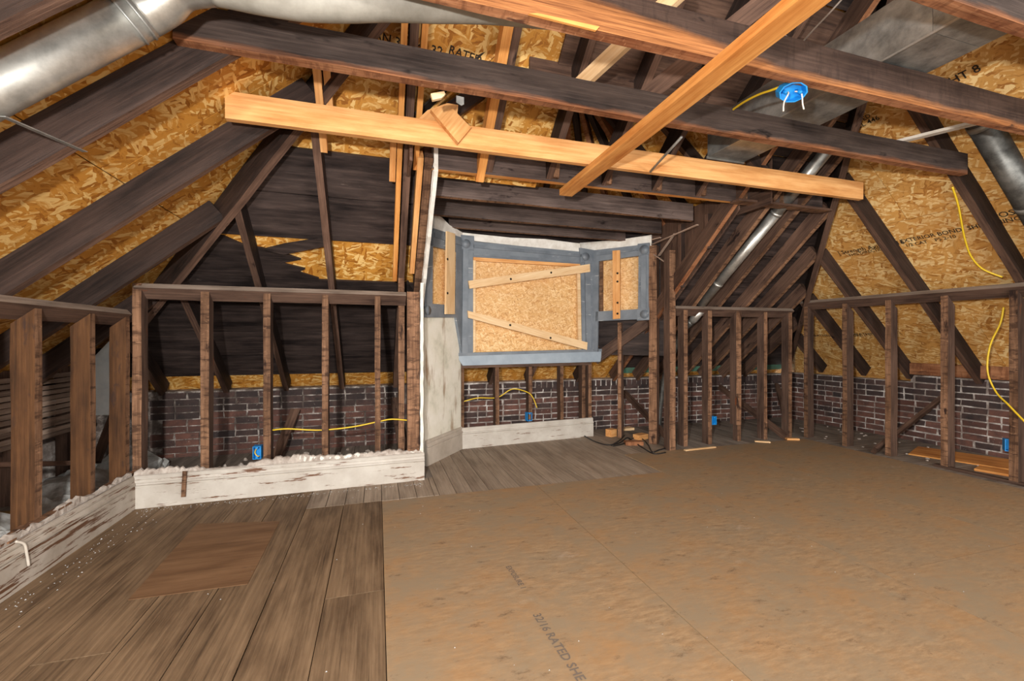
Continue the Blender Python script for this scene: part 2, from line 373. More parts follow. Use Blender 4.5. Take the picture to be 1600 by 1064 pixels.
def text(body, size, p, x, n, mat, parent, name='printed_lettering'):
    cu = bpy.data.curves.new('lettering', 'FONT'); cu.body = body; cu.size = size; cu.resolution_u = 2; cu.offset = size * .012
    tmp = bpy.data.objects.new('lettering_tmp', cu); me = bpy.data.meshes.new_from_object(tmp)
    bpy.data.objects.remove(tmp); bpy.data.curves.remove(cu)
    me.materials.clear()
    return put(name, me, mat, parent, frame(Vector(p), Vector(x), Vector(n)))
def clip(poly, a, b, c):
    """keep a*x+b*y<=c"""
    out = []
    for i in range(len(poly)):
        p, q = poly[i], poly[(i + 1) % len(poly)]; dp = a * p[0] + b * p[1] - c; dq = a * q[0] + b * q[1] - c
        if dp <= 0: out.append(p)
        if dp * dq < 0:
            t = dp / (dp - dq); out.append((p[0] + (q[0] - p[0]) * t, p[1] + (q[1] - p[1]) * t))
    return out
# ================================================================== FLOOR
floor = put('floor', meshd('floor', [(x, y, z) for z in (-.12, -.03) for (x, y) in ((-2.9, -1.2), (6.3, -1.2), (6.3, 5.6), (-2.9, 5.6))],
            [(3, 2, 1, 0), (4, 5, 6, 7), (0, 1, 5, 4), (1, 2, 6, 5), (2, 3, 7, 6), (3, 0, 4, 7)]), M['base'])
tag(floor, 'worn attic floor of old planks and plywood sheets', None, None, 'structure')
def plank(x0, x1, y0, y1, mat, z=0.0, t=.025):
    g = .0022; return bar('plank', ((x0 + x1) / 2, y0 + g, z - t), ((x0 + x1) / 2, y1 - g, z - t + U(-.0015, .0015)), x1 - x0 - 2 * g, t, mat, floor, jit=.0008, seg=.6)
xs = [-1.74, -1.48, -1.23, -.98, -.735, -.49, -.235, .031]
for a, b in zip(xs, xs[1:]):
    cut = U(.4, 2.4)
    plank(a, b, -1.1, cut, M['plank']); plank(a, b, cut, 3.40 if a > -.5 else 3.86, M['plank'])
x = -.49
while x < .45:
    plank(x, min(x + .13, .46), 3.40, 3.86, M['plank_grey']); x += .13
x = .46
while x < 3.1:
    plank(x, x + .132, 3.36 if x < 2.55 else 4.0, 5.28, M['plank_grey']); x += .132
x = 3.1
while x < 6.1:
    plank(x, x + .15, 4.0, 5.28, M['attic_plank']); x += .15
y = 1.2
while y < 4.0:
    bar('plank', (4.98, y + .072, -.025), (6.12, y + .072, -.025), .146, .025, M['attic_plank'], floor, jit=.001, seg=.6); y += .15
x = -2.72
while x < -1.76:
    plank(x, x + .15, 1.2, 5.28, M['attic_plank']); x += .15
x = -1.74
while x < .4:
    plank(x, x + .15, 3.87, 5.28, M['attic_plank'], -.005); x += .15
def sheet(x0, x1, y0, y1):
    g = .002
    return slab('plywood_sheet', [(x0 + g, y0 + g, 0), (x1 - g, y0 + g, 0), (x1 - g, y1 - g, 0), (x0 + g, y1 - g, 0)], UP, .009 + U(0, .002), M['ply'], floor, (1, 0, 0))
for (x0, x1) in ((.03, 1.25), (1.25, 2.47)):
    for (y0, y1) in ((-1.1, .92), (.92, 3.36)): sheet(x0, x1, y0, y1)
for (x0, x1) in ((2.47, 3.69), (3.69, 4.95)):
    for (y0, y1) in ((-1.1, 1.56), (1.56, 4.0)): sheet(x0, x1, y0, y1)
pp = slab('plywood_patch', [onZ(308, 819, .0), onZ(437, 815, .0), onZ(387, 913, .0), onZ(200, 938, .0)], UP, .003, M['patch'], floor, (1, 0, 0))
fx = (onZ(870, 1035, .012) - onZ(770, 880, .012)).normalized()
text('32/16 RATED SHEATHING', .052, onZ(832, 960, .0125), fx, UP, M['floor_ink'], floor, 'faded_stamp')
text('EXPOSURE 1', .04, onZ(790, 885, .0125), fx, UP, M['floor_ink'], floor, 'faded_stamp')
# ================================================================== BRICK WALLS
def brick_wall(name, label, P, dirv, n, L, top, skip=(), rowlock=None, step=None, mort=None):
    """P lower corner of the face, dirv along, n into the room"""
    P, dirv, n = Vector(P), Vector(dirv), Vector(n)
    prof = [P, P + dirv * L, P + dirv * L + UP * (top - P.z)] + ([P + dirv * step[0] + UP * (top - P.z), P + dirv * step[0] + UP * (step[1] - P.z)] if step else []) + [P + UP * ((step[1] if step else top) - P.z)]
    w = slab(name, prof, n, -.28, mort or M['mortar'], None, dirv)
    tag(w, label, None, None, 'structure')
    H_ = top - P.z; ch = (H_ - .012) / round(H_ / .0735); meshes = {}
    def bm(l, h):
        k = (round(l, 2), round(h, 3), random.randrange(5))
        if k not in meshes:
            V = [(sx * l / 2 + U(-.006, .006), sy * .02, sz * h / 2 + U(-.005, .004)) for sy in (-1, 1) for (sx, sz) in ((-1, -1), (1, -1), (1, 1), (-1, 1))]
            for q in (4, 5, 6, 7): V[q] = (V[q][0] * .975, V[q][1] + U(-.002, .004), V[q][2] * .95)
            meshes[k] = meshd('brick', V, [(3, 2, 1, 0), (4, 5, 6, 7), (0, 1, 5, 4), (1, 2, 6, 5), (2, 3, 7, 6), (3, 0, 4, 7)])
        return meshes[k]
    rows = round((top - P.z - .012) / ch); cnt = 0
    for r in range(rows):
        z0 = P.z + r * ch
        top_ = bool(rowlock) and r == rows - 1
        s = 0.0 if r % 2 == 0 else -.11
        while s < L:
            rl_ = top_ and rowlock[0] < s < rowlock[1]
            l = .066 if rl_ else (.205 if R() < .8 else .098); hh = .1 if rl_ else ch - .011
            a, b = max(s, 0), min(s + l, L); c = (a + b) / 2
            if step and z0 + ch > step[1] + .01 and c < step[0]: s = s + l + .013; continue
            if b - a > .03 and not any(q0 < c < q1 for q0, q1 in skip):
                me = bm(b - a, hh).copy() if False else bm(b - a, hh)
                mt = M['brick_soot'] if (z0 > .42 or R() < .25) else M['brick']
                pos = P + dirv * c + UP * (z0 - P.z + hh / 2 + .005 - (.035 if rl_ else 0)) + n * U(-.014, -.009)
                fm = Matrix((dirv, n, UP)).transposed().to_4x4() if dirv.cross(n).z > 0 else Matrix((-dirv, n, UP)).transposed().to_4x4()
                fm.translation = pos
                o = bpy.data.objects.new('brick', me); COL.objects.link(o)
                if not me.materials: me.materials.append(mt)
                o.material_slots[0].link = 'OBJECT'; o.material_slots[0].material = mt
                o.parent = w; o.matrix_basis = MW(w).inverted() @ fm; cnt += 1
            s = s + l + .013
    print(name, 'bricks', cnt); return w
# back wall: left of the bay and right of it are two lengths of the same wall
wb1 = brick_wall('wall_back_brick_1', 'sooty brick wall behind the stud wall, west of the bay', (-2.75, 5.3, -.03), (1, 0, 0), (0, -1, 0), 3.4, .675, skip=((3.1, 3.4), (0, .6)), mort=M['mortar_d'])
wb2 = brick_wall('wall_back_brick_2', 'brick wall with white mortar under and east of the boarded bay window', (.65, 5.3, -.03), (1, 0, 0), (0, -1, 0), 5.55, .675, skip=((0, .2),), rowlock=(1.1, 5.5))
wr1 = brick_wall('wall_right_brick', 'brick wall beneath the tan sheathed roof slope', (6.15, 5.3, -.03), (0, -1, 0), (-1, 0, 0), 3.6, .785, step=(1.7, .70))
# ================================================================== ROOF SLOPES
RD = .15
def rafter(parent, p0, p1, n, mats, w=.05, d=RD, name='rafter'):
    return bar(name, p0, p1, w, d, mats, parent, n, 0, .003, .35)
RW = [M['soot'], M['old']]
cl = root('ceiling_left', (-2.7, 2, .68), 'structure', 'sloping roof over the low side of the attic, golden sheathing between sooty rafters')
cb = root('ceiling_back', (0, 5.25, .68), 'structure', 'back roof slope with sooty boards and rafters around the dormer')
cr = root('ceiling_right', (6.12, 2, .72), 'structure', 'roof slope of stamped tan sheathing and dark rafters over the brick wall')
for Y in (.85, 1.62, 2.18, 2.89, 3.59, 4.25, 4.85):
    xt = min(-2.7 + (5.25 - Y), 1.75)
    rafter(cl, (-2.72, Y, zL(-2.72)), (xt, Y, zL(xt)), NL, RW)
for Y in (.9, 1.55, 2.21, 2.95, 3.59, 4.1, 4.68):
    xt = max(6.12 - .894 * (5.25 - Y), 2.15)
    rafter(cr, (6.1, Y, zR(6.1)), (xt, Y, zR(xt)), NR, [M['soot'], M['old']], .055, .14)
for X in (-2.1, -1.53, -.955, -.385, .2):
    yt = max(5.25 - (X + 2.7), 1.2)
    rafter(cb, (X, 5.3, zB(5.3)), (X, yt, zB(yt)), NB, RW)
for X in (.79, 1.27, 1.75, 2.22, 2.66):
    rafter(cb, (X, 3.15, zB(3.15)), (X, .9, zB(.9)), NB, RW)
for X in (3.10, 3.47, 3.83, 4.22, 4.58, 4.95, 5.35):
    yt = max(5.25 - (6.12 - X) / .894, .9)
    rafter(cb, (X, 5.3, zB(5.3)), (X, yt, zB(yt)), NB, [M['old'], M['rust'] if X < 3.2 else M['old_edge']])
for X in (1.35, 1.85, 2.55):   # tails under the bay
    rafter(cb, (X, 5.3, zB(5.3)), (X, 4.98, zB(4.98)), NB, RW)
# hips
hl0 = Vector((-2.72, 5.27, .66)); hl1 = Vector((.75, 1.80, zB(1.80)))
bar('hip_rafter', hl0, hl1, .055, .17, [M['soot'], M['old']], cb, UP, -.02, .003)
hr0 = Vector((6.12, 5.25, .68)); s_ = 3.9; hr1 = Vector((6.12 - .894 * s_, 5.25 - s_, zB(5.25 - s_)))
bar('hip_rafter', hr0, hr1, .055, .17, [M['soot'], M['old']], cb, UP, -.02, .003)
# sheathing: panels in plan coordinates, lifted to the slope
def sheath(parent, poly, zf, n, off, t, mat, name='sheathing_panel', xdir=(1, 0, 0)):
    if len(poly) < 3: return None
    return slab(name, [Vector((p[0], p[1], zf(p[0], p[1]))) + n * off for p in poly], n, t, mat, parent, xdir)
zl = lambda X, Y: zL(X); zb = lambda X, Y: zB(Y); zr = lambda X, Y: zR(X)
def grid(parent, x0, x1, y0, y1, dx, dy, clips, zf, n, off, t, mat, xdir, sx=0):
    k = 0; a = x0
    while a < x1 - .01:
        b = y0 - (dy / 2 if (k + sx) % 2 else 0)
        while b < y1 - .01:
            q = [(a + .002, max(b, y0) + .002), (min(a + dx, x1) - .002, max(b, y0) + .002), (min(a + dx, x1) - .002, min(b + dy, y1) - .002), (a + .002, min(b + dy, y1) - .002)]
            for c in clips: q = clip(q, *c)
            sheath(parent, q, zf, n, off, t, mat, xdir=xdir); b += dy
        a += dx; k += 1
# left slope: keep X+Y <= 2.55+..; panels .92 wide in plan (1.2 m on the slope)
grid(cl, -3.05, 2.1, .3, 5.7, .92, 2.44, [(1, 1, 2.62)], zl, NL, RD, .012, M['osb'], (0, 1, 0))
grid(cr, 1.9, 6.45, .3, 5.7, .88, 2.44, [(-1, .894, -6.12 + .894 * 5.25 + .06)], zr, NR, .14, .012, M['osb_r'], (0, 1, 0))
# back slope boards and outer sheathing
hipL = (-1, -1, -2.40); hipR = (1, -.894, 6.12 - .894 * 5.25 - .0)
hipR = (1, .894, 6.12 + .894 * 5.25 - .894 * 5.25 * 0 - 0)  # placeholder, replaced below
# right hip line in plan: (6.12-X)/.894 = 5.25-Y -> X - .894*Y = 6.12-.894*5.25 ; back plane lies on larger Y: X - .894Y <= const
hipR = (1, -.894, 6.12 - .894 * 5.25 + .06)
def back_panel(q, off, t, mat, name):
    q = [(x_, y_ - .643 * off) for x_, y_ in q]
    for c in (hipL, hipR): q = clip(q, *c) if q else q
    return sheath(cb, q, zb, NB, off, t, mat, name)
OB = RD + .022
# outer golden panels, west part, laid to the opening over the bay
for (y0, y1) in ((.6, 1.55), (1.55, 2.47), (2.47, 3.39), (3.39, 4.31), (4.31, 5.65)):
    if y0 < 2.5:
        back_panel([(-3, y0), (1.25, y0), (1.25, y1), (-3, y1)], OB, .012, M['osb'], 'sheathing_panel')
    elif y0 < 3.3:
        back_panel([(-3, y0), (1.14, y0), (.42, y1 - .08), (.42, y1), (-3, y1)], OB, .012, M['osb'], 'sheathing_panel')
    else:
        back_panel([(-3, y0 + .003), (.42, y0 + .003), (.42, y1), (-3, y1)], OB, .012, M['osb'], 'sheathing_panel')
back_panel([(.43, 4.99), (3.1, 4.99), (3.1, 5.65), (.43, 5.65)], OB, .012, M['osb'], 'sheathing_panel')
for (y0, y1) in ((2.6, 3.4), (3.4, 4.3), (4.3, 5.65)):
    back_panel([(3.12, y0 + .003), (6.6, y0 + .003), (6.6, y1), (3.12, y1)], OB, .012, M['osb'], 'sheathing_panel')
back_panel([(1.25, .6), (5, .6), (5, 2.6), (1.25, 2.6)], OB, .012, M['osb'], 'sheathing_panel')
# sooty boards, west part
def rboard(x0, x1, y0, y1, mat=None, name='roof_board'):
    return back_panel([(x0, y0 + .004), (x1, y0 + .004), (x1, y1 - .004), (x0, y1 - .004)], RD + .001, .02, mat or M['sooty_board'], name)
for (y0, y1) in ((3.29, 3.57), (3.57, 3.885), (4.22, 4.47), (4.47, 4.77), (4.77, 5.06), (5.06, 5.31)):
    rboard(-3, .40, y0, y1)
back_panel([(-3, 3.9), (-1.15, 3.9), (-1.02, 3.96), (-.8, 3.99), (-.62, 4.05), (-.78, 4.09), (-.6, 4.13), (-.66, 4.16), (-.5, 4.21), (-3, 4.21)], RD + .001, .02, M['sooty_board'], 'roof_board')
# broken shard still hanging over the gap
s0, s1 = onB(408, 406), onB(508, 391); sh_off = NB * .11
slab('board_shard', [onB(408, 404) + sh_off, onB(440, 412) + sh_off, onB(505, 399) + sh_off, onB(508, 385) + sh_off, onB(440, 396) + sh_off], NB, .018, M['sooty_board'], cb, (1, 0, 0))
# boards, east part and over the bay
ys = [.6, .86, 1.12, 1.39, 1.65, 1.92, 2.18, 2.43, 2.68, 2.95, 3.22, 3.48, 3.76, 4.03, 4.3, 4.57, 4.83, 5.09, 5.32]
for y0, y1 in zip(ys, ys[1:]):
    if y1 <= 2.69:
        xa = .94 + (2.745 - (y0 + y1) / 2) * 1.1
        rboard(max(xa, .9), 5.5, y0, y1, M['old'] if y0 > 2.1 else None)
    else: rboard(3.13, 6.6, y0, y1)
back_panel([(3.3, 5.33), (6.2, 5.33), (6.2, 5.42), (3.3, 5.42)], RD + .004, .012, M['teal'], 'sheathing_strip')
# dark sheets added outside the sheathing to stop light leaking through its seams
F0 = .19
slab('light_seal_sheet', [Vector((x_, y_, zL(x_))) + NL * F0 for x_, y_ in ((-3.3, .2), (2.2, .2), (2.2, 6), (-3.3, 6))], NL, .01, M['base'], cl)
slab('light_seal_sheet', [Vector((x_, y_, zR(x_))) + NR * F0 for x_, y_ in ((1.8, .2), (6.8, .2), (6.8, 6), (1.8, 6))], NR, .01, M['base'], cr)
for q in (((-3.3, 1), (.3, 1), (.3, 6), (-3.3, 6)), ((3.24, 1), (6.8, 1), (6.8, 6), (3.24, 6)), ((.3, .2), (3.24, .2), (3.24, 2.5), (.3, 2.5)), ((.3, 5.0), (3.24, 5.0), (3.24, 6), (.3, 6))):
    slab('light_seal_sheet', [Vector((x_, y_, zB(y_))) + NB * F0 for x_, y_ in q], NB, .01, M['base'], cb)
# new sister boards beside old rafters
def sister(X, ya, yb, w, mat, drop=.0, d=.1, name='sister_board'):
    bar(name, Vector((X, ya, zB(ya))) - NB * drop, Vector((X, yb, zB(yb))) - NB * drop, w, d, mat, cb, NB, 0, .001)
sister(.145, 4.0, 2.2, .036, M['new_or'], .005); sister(.26, 3.18, 2.2, .036, M['new_or'], .0)
sister(.10, 4.0 - .75, 3.0, .04, M['new'], .03, .06); sister(.73, 3.2, 2.2, .06, M['new_or'], .02)
sister(.288, 3.92, 3.10, .04, M['new'], .015, .1)
sister(-.335, 3.12, 2.62, .042, M['new'], .05, .06); sister(-.285, 2.95, 2.68, .04, M['new'], .0, .06)
# trimmer rafters at the bay and plaster edge
bar('trimmer_rafter', (.348, 4.1, zB(4.1)), (.348, 3.1, zB(3.1)), .06, .16, [M['old'], M['old_edge']], cb, NB, 0, .003)
pts = [(.385, 3.14, zB(3.14) - .02)]
for k in range(15):
    yy = 3.14 + .07 * k; pts.append((.385, yy, zB(yy) - .05 + U(-.012, .012)))
pts += [(.385, 4.24, 1.5), (.385, 4.24, 2.60), (.385, 3.14, 2.60)]
# ================================================================== STUD WALLS
SM = [M['stud_side'], M['old_edge']]
def stud(parent, x, y, z0, z1, w=.05, d=.095, n='y', mats=None, lean=0.0, name='stud', slant=0.0):
    """front edge centred at x,y ; n: the room side the narrow edge looks to ('y' = -Y, 'x+' = +X, 'x-' = -X)"""
    up = {'y': Vector((0, 1, 0)), 'x+': Vector((-1, 0, 0)), 'x-': Vector((1, 0, 0))}[n] if isinstance(n, str) else Vector(n)
    o = bar(name, (x, y, z0), (x + lean, y, z1), w, d, mats or SM, parent, up, 0, .0025, .25)
    if slant:
        L = z1 - z0
        for v in o.data.vertices:
            if v.co.x > L - .004: v.co.x -= max(0, v.co.z) * slant
    return o
def plate(parent, p0, p1, d, up_in, h=.045, name='top_plate', mats=None):
    """flat plate, front face along p0-p1, running d deep along up_in"""
    return bar(name, p0, p1, h, d, mats or SM, parent, up_in, 0, .0025, .4)
Yb = 3.85
w1 = root('wall_back_left', (-.7, Yb, 0), 'structure', 'open knee wall of old studs in front of the sooty brick, west of the bay')
for X, w in ((-1.682, .055), (-1.255, .055), (-.834, .05), (-.41, .048), (0.0, .044)): stud(w1, X, Yb, .1, 1.575 if X > -1.6 else 1.62, w, slant=.84)
stud(w1, .295, Yb - .01, .15, 1.62, .105, .1); stud(w1, .2, Yb + .1, .0, 1.75, .05, .09)
plate(w1, (-1.70, Yb, 1.605), (.235, Yb, 1.60), .12, (0, .77, -.64), mats=[M['stud_side'], M['plate_edge']])
bar('sole_plate', (-1.7, Yb + .05, .0), (.35, Yb + .05, .0), .1, .1, SM, w1, UP)
w2 = root('wall_left', (-1.72, 3, 0), 'structure', 'open knee wall of wide orange brown studs at the low roof side')
SL = [M['stud_left'], M['old_edge']]
for Y in (1.6, 2.05, 2.495, 2.94, 3.40): stud(w2, -1.715, Y, .05, 1.37, .052, .1, 'x+', SL, slant=.84)
stud(w2, -1.715, 3.80, .05, 1.37, .05, .095, 'x+', SL, slant=.84)
plate(w2, (-1.715, 1.2, 1.40), (-1.715, 3.83, 1.405), .12, (-.77, 0, -.64), mats=[M['stud_side'], M['plate_edge']])
bar('sole_plate', (-1.77, 1.2, .0), (-1.77, 3.85, .0), .1, .06, SM, w2, UP)
for k in range(5):   # split laths left along the sole
    yy = U(2.5, 3.6); bar('lath_remnant', (-1.70 + U(-.03, .02), yy, .22 + U(0, .03)), (-1.71 + U(-.04, .02), yy + U(.25, .5), .245 + U(-.02, .05)), .035, .008, M['old_edge'], w2, (0, .3, 1))
w3 = root('wall_right', (5.07, 3, 0), 'structure', 'open knee wall of old studs before the tan roof slope')
for Y, w in ((4.08, .05), (3.61, .052), (3.17, .052), (2.70, .055), (2.235, .055), (1.78, .055)):
    stud(w3, 5.07, Y, .0, 1.62, w, .1, 'x-', slant=.9)
plate(w3, (5.07, 1.3, 1.655), (5.07, 4.15, 1.68), .12, (.73, 0, -.68), mats=[M['stud_side'], M['plate_edge']])
bar('sole_plate', (5.09, 1.3, .0), (5.09, 2.78, .0), .05, .025, SM, w3, UP)
w4 = root('wall_back_right', (4, 4.13, 0), 'structure', 'open knee wall of old studs in front of the dark boarded slope, east of the bay')
for X, w in ((3.335, .052), (3.67, .052), (4.085, .07), (4.49, .05), (4.88, .055)):
    stud(w4, X, 4.13, .0 if X != 4.085 else .2, 1.545, w, .1, slant=.84)
stud(w4, 4.12, 4.16, .0, .5, .05, .07)
stud(w4, 3.06, 4.0, .0, 2.18, .075, .1); stud(w4, 3.12, 4.08, .0, 1.5, .05, .08)
plate(w4, (3.1, 4.13, 1.575), (4.93, 4.13, 1.58), .12, (0, .77, -.64), mats=[M['stud_side'], M['plate_edge']])
# ---- the bay (dormer)
A, B, C, D = Vector((.43, 4.22, 0)), Vector((.885, 4.79, 0)), Vector((2.585, 4.95, 0)), Vector((3.07, 4.36, 0))
def nrm(P, Q):
    d = (Q - P).normalized(); n = Vector((d.y, -d.x, 0)); return n   # towards the room
nAB, nBC, nCD = nrm(A, B), nrm(B, C), nrm(C, D)
def onV(px, py, P, n, off=0): return on(px, py, P + n * off, n)
bay = root('wall_bay', (1.73, 4.87, 0), 'structure', 'bay of the dormer, stud framing under and around the boarded windows')
# outer skin of the bay
for P, Q, n in ((A, B, nAB), (B, C, nBC), (C, D, nCD)):
    zlo = .75 if n is nBC else .62
    e = (Q - P).normalized() * .1
    z0 = 1.02
    slab('outer_board', [P - e + UP * z0, Q + e + UP * z0, Q + e + UP * 2.62, P - e + UP * 2.62], n, -.02, M['sooty_board'], bay, None, -.12)
# studs under the centre window
for px in (722, 777, 829, 878, 912):
    p = onV(px, 620, B, nBC, -.05); stud(bay, p.x, p.y, .12, .93, .046, .085, -nBC)
p = onV(922, 620, B, nBC, -.02); stud(bay, p.x, p.y, .0, .93, .05, .09, -nBC)
bar('window_plate', B - nBC * .06 + UP * .89, C - nBC * .06 + UP * .89, .085, .06, SM, bay, UP)
# studs and brace under the small east window
p = onZ(968, 684, 0); stud(bay, p.x, p.y, 0, 1.42, .046, .085, -nCD)
p = onZ(1020, 694, 0); stud(bay, p.x, p.y, 0, 2.3, .09, .1, -nCD, [M['old'], M['old_edge']])
bar('brace', onV(1012, 503, C, nCD, -.1), onV(930, 562, C, nCD, -.1), .045, .13, SM, bay, UP, -.06)
bar('brace', onV(1000, 486, C, nCD, -.15), onV(930, 540, C, nCD, -.15), .045, .07, SM, bay, UP, -.03)
# cheek walls
def cheek(X, n, mat, t):
    slab('cheek_board', [(X, 3.2, zB(3.2)), (X, 4.35, zB(4.35)), (X, 4.35, 2.6), (X, 3.2, 2.6)], n, t, mat, bay, (0, 0, 1))
cheek(3.16, (1, 0, 0), M['old'], .02)
for k, yy in enumerate((3.55, 3.95)): stud(bay, 3.11, yy, zB(yy), 2.45, .05, .05, 'x-', [M['soot'], M['old']])
slab('plaster_panel', pts, (1, 0, 0), .03, M['plaster'], bay, (0, 1, 0))
slab('plaster_panel', [(.362, 3.93, .22), (.362, 4.24, .22), (.362, 4.24, 1.55), (.362, 4.06, zB(4.06) - .04), (.362, 3.93, 1.66)], (1, 0, 0), .018, M['plaster'], bay, (0, 1, 0))
# plaster edge strip along the post
V = []; n_ = 24
for k in range(n_ + 1):
    z = .2 + (1.70 - .2) * k / n_; V.append((.352 + U(-.004, .004), 3.83, z)); V.append((.378 + U(-.003, .003), 3.83, z)); V.append((.378, 3.9, z))
F = [f for k in range(n_) for f in ((3 * k, 3 * k + 1, 3 * k + 4, 3 * k + 3), (3 * k + 1, 3 * k + 2, 3 * k + 5, 3 * k + 4))]
put('plaster_edge', meshd('plaster_edge', V, F), M['plaster'], bay)
V, F = [], []; n_ = 20
for k in range(n_ + 1):
    yy = 3.12 + (4.06 - 3.12) * k / n_; z = zB(yy); V += [(.38 + U(-.003, .003), yy, z - .012 + U(-.012, .012)), (.404, yy, z - .012), (.404, yy, z + .08), (.38, yy, z + .08)]
for k in range(n_):
    a = 4 * k; F += [(a, a + 1, a + 5, a + 4), (a, a + 4, a + 7, a + 3)]
put('plaster_edge', meshd('plaster_edge', V, F), M['plaster'], bay)
# angled stained plaster panel under the small west window
zs = onV(690, 486, A, nAB).z
slab('plaster_panel', [A, B, B + UP * zs, A + UP * zs], nAB, .02, M['stained'], bay, (0, 0, 1), -.02)
# plaster band over the heads
def quad(name, px, P, n, t, mat, parent, t0=0.0, xd=None):
    return slab(name, [onV(x, y, P, n) for x, y in px], n, t, mat, parent, xd, t0)
quad('plaster_band', [(677, 335), (688, 340), (700, 352), (716, 361), (724, 366), (722, 377), (676, 362)], A, nAB, .02, M['plaster'], bay)
quad('plaster_band', [(722, 364), (750, 367), (800, 372), (850, 374), (905, 381), (908, 397), (850, 389), (722, 375)], B, nBC, .02, M['plaster'], bay)
quad('plaster_band', [(905, 380), (960, 376), (1016, 368), (1016, 383), (960, 389), (906, 396)], C, nCD, .02, M['plaster'], bay)
quad('plaster_edge', [(1014, 368), (1018, 367), (1018, 500), (1015, 500)], C, nCD, .03, M['plaster'], bay, -.02)
# joists of the bay ceiling
for Y, x0, x1 in ((3.65, .46, 3.02), (4.2, .46, 3.05), (4.62, .72, 2.85)):
    bar('bay_joist', (x0, Y, 2.40), (x1, Y, 2.40), .045, .165, [M['beam_side'], M['old_edge']], bay, UP, 0, .003)
bar('header', (.37, 3.165, 2.43), (4.12, 3.165, 2.45), .045, .17, [M['beam_side'], M['new_or']], cb, UP, 0, .002)
for X in (1.32, 1.78, 2.25, 2.7, 3.15, 3.6):    # old rafter stubs hung on the header
    bar('rafter_stub', (X, 3.14, 2.46), (X + .01, 3.14, 2.62), .045, .03, [M['old_edge'], M['old_edge']], cb, (0, 1, 0), -.03)
bar('flat_plate', (3.02, 3.10, 2.425), (4.15, 3.12, 2.44), .1, .02, [M['old'], M['old_edge']], cb, UP)
# attic of the dormer: fan of rafters
dz = 2.5; apex = Vector((1.73, 3.75, 3.72)); fan = [Vector((.25, 3.0, dz)), Vector((.25, 4.2, dz)), Vector((.78, 5.0, dz)), Vector((2.66, 5.15, dz)), Vector((3.2, 4.3, dz)), Vector((3.2, 3.0, dz))]
ridge = Vector((1.73, 2.2, 3.72))
roofd = root('ceiling_dormer', tuple(apex), 'structure', 'inside of the dormer roof with a fan of rafters seen above the beams')
tops = [(fan[0], fan[1], apex, ridge), (fan[1], fan[2], apex), (fan[2], fan[3], apex), (fan[3], fan[4], apex), (fan[4], fan[5], ridge, apex)]
for q in tops:
    n = (q[1] - q[0]).cross(q[2] - q[0]).normalized()
    if n.z < 0: n = -n
    slab('sheathing_panel', list(q), n, .012, M['osb'], roofd, None, .11)
for q in tops:
    n = (q[1] - q[0]).cross(q[2] - q[0]).normalized()
    if n.z < 0: n = -n
    c_ = sum(q, Vector()) / len(q)
    slab('light_seal_sheet', [c_ + (p_ - c_) * 1.03 for p_ in q], n, .01, M['base'], roofd, None, .16)  # dark sheet added over the dormer panels against light leaks
bar('ridge_light_seal', (1.73, 1.7, 3.72), (1.73, 4.05, 3.72), .42, .12, [M['soot'], M['soot']], roofd, UP)  # wide bar added along the ridge to close a light leak
for p_ in fan[1:5]: bar('hip_light_seal', p_ + (p_ - apex) * .1, apex, .34, .03, [M['soot'], M['soot']], roofd, UP, .11)  # bars added over the hip joints to block light leaks
for k in range(5):   # boards added round the eaves to keep light out of the dormer attic
    p_, q_ = fan[k], fan[k + 1]; e_ = (q_ - p_).normalized(); o_ = Vector((-e_.y, e_.x, 0)); 
    if o_.dot((p_ + q_) / 2 - apex) < 0: o_ = -o_
    e_ = e_ * .08
    slab('eave_light_seal', [p_ - e_ + UP * -.12, q_ + e_ + UP * -.12, q_ + e_ + UP * .3, p_ - e_ + UP * .3], o_, .02, M['old'], roofd, None, .03)
def along(t):
    segs = [(fan[k], fan[k + 1]) for k in range(5)]; k = min(int(t), 4); f = t - k; return segs[k][0].lerp(segs[k][1], f)
for i, t in enumerate((.75, 1.0, 1.35, 1.7, 2.0, 2.2, 2.42, 2.6, 2.8, 3.0, 3.35, 3.7, 4.0, 4.3)):
    p = along(t); bar('rafter', p, p.lerp(apex, .97), .05, .1, [M['soot'], M['soot']] if i % 2 else [M['rust_side'], M['rust']], roofd, UP, 0, .002)
for t0_, Yr in ((.3, 3.35), (.3, 2.9)):
    bar('rafter', (.3, Yr, dz + .03), (1.7, Yr, 3.68), .05, .1, RW, roofd, UP); bar('rafter', (3.16, Yr, dz + .03), (1.76, Yr, 3.68), .05, .1, RW, roofd, UP)
slab('dark_board', [(.95, 2.70, zB(2.7) + .02), (2.9, 2.70, zB(2.7) + .02), (2.9, 2.66, zB(2.66) + .2), (.95, 2.66, zB(2.66) + .2)], (0, -1, 0), .02, M['old'], roofd, (1, 0, 0))
# ================================================================== BASEBOARDS
PROF = [(0, 0), (.024, 0), (.024, .155), (.019, .160), (.028, .168), (.028, .180), (.021, .184), (.014, .200), (.017, .206), (.017, .214), (.009, .228), (0, .232)]
def baseboard(name, P, Q, mat, label, hs=1.0):
    P, Q = Vector(P), Vector(Q); d = (Q - P); L = d.length; d.normalize(); n = Vector((d.y, -d.x, 0)); k = len(PROF); ns = max(2, int(L / .2)); V, F = [], []
    for i in range(ns + 1):
        for (o, z) in PROF: V.append((L * i / ns, o + U(-.0008, .0008), z * hs))
    for i in range(ns):
        for j in range(k):
            a, b = i * k + j, i * k + (j + 1) % k; F.append((a, b, b + k, a + k))
    F += [tuple(range(k))[::-1], tuple(ns * k + j for j in range(k))]
    m = Matrix((d, n, UP)).transposed().to_4x4(); m.translation = P
    o = put(name, meshd(name, V, F), mat, None, m); tag(o, label, None, None, 'structure'); o.data.flip_normals() if False else None; return o
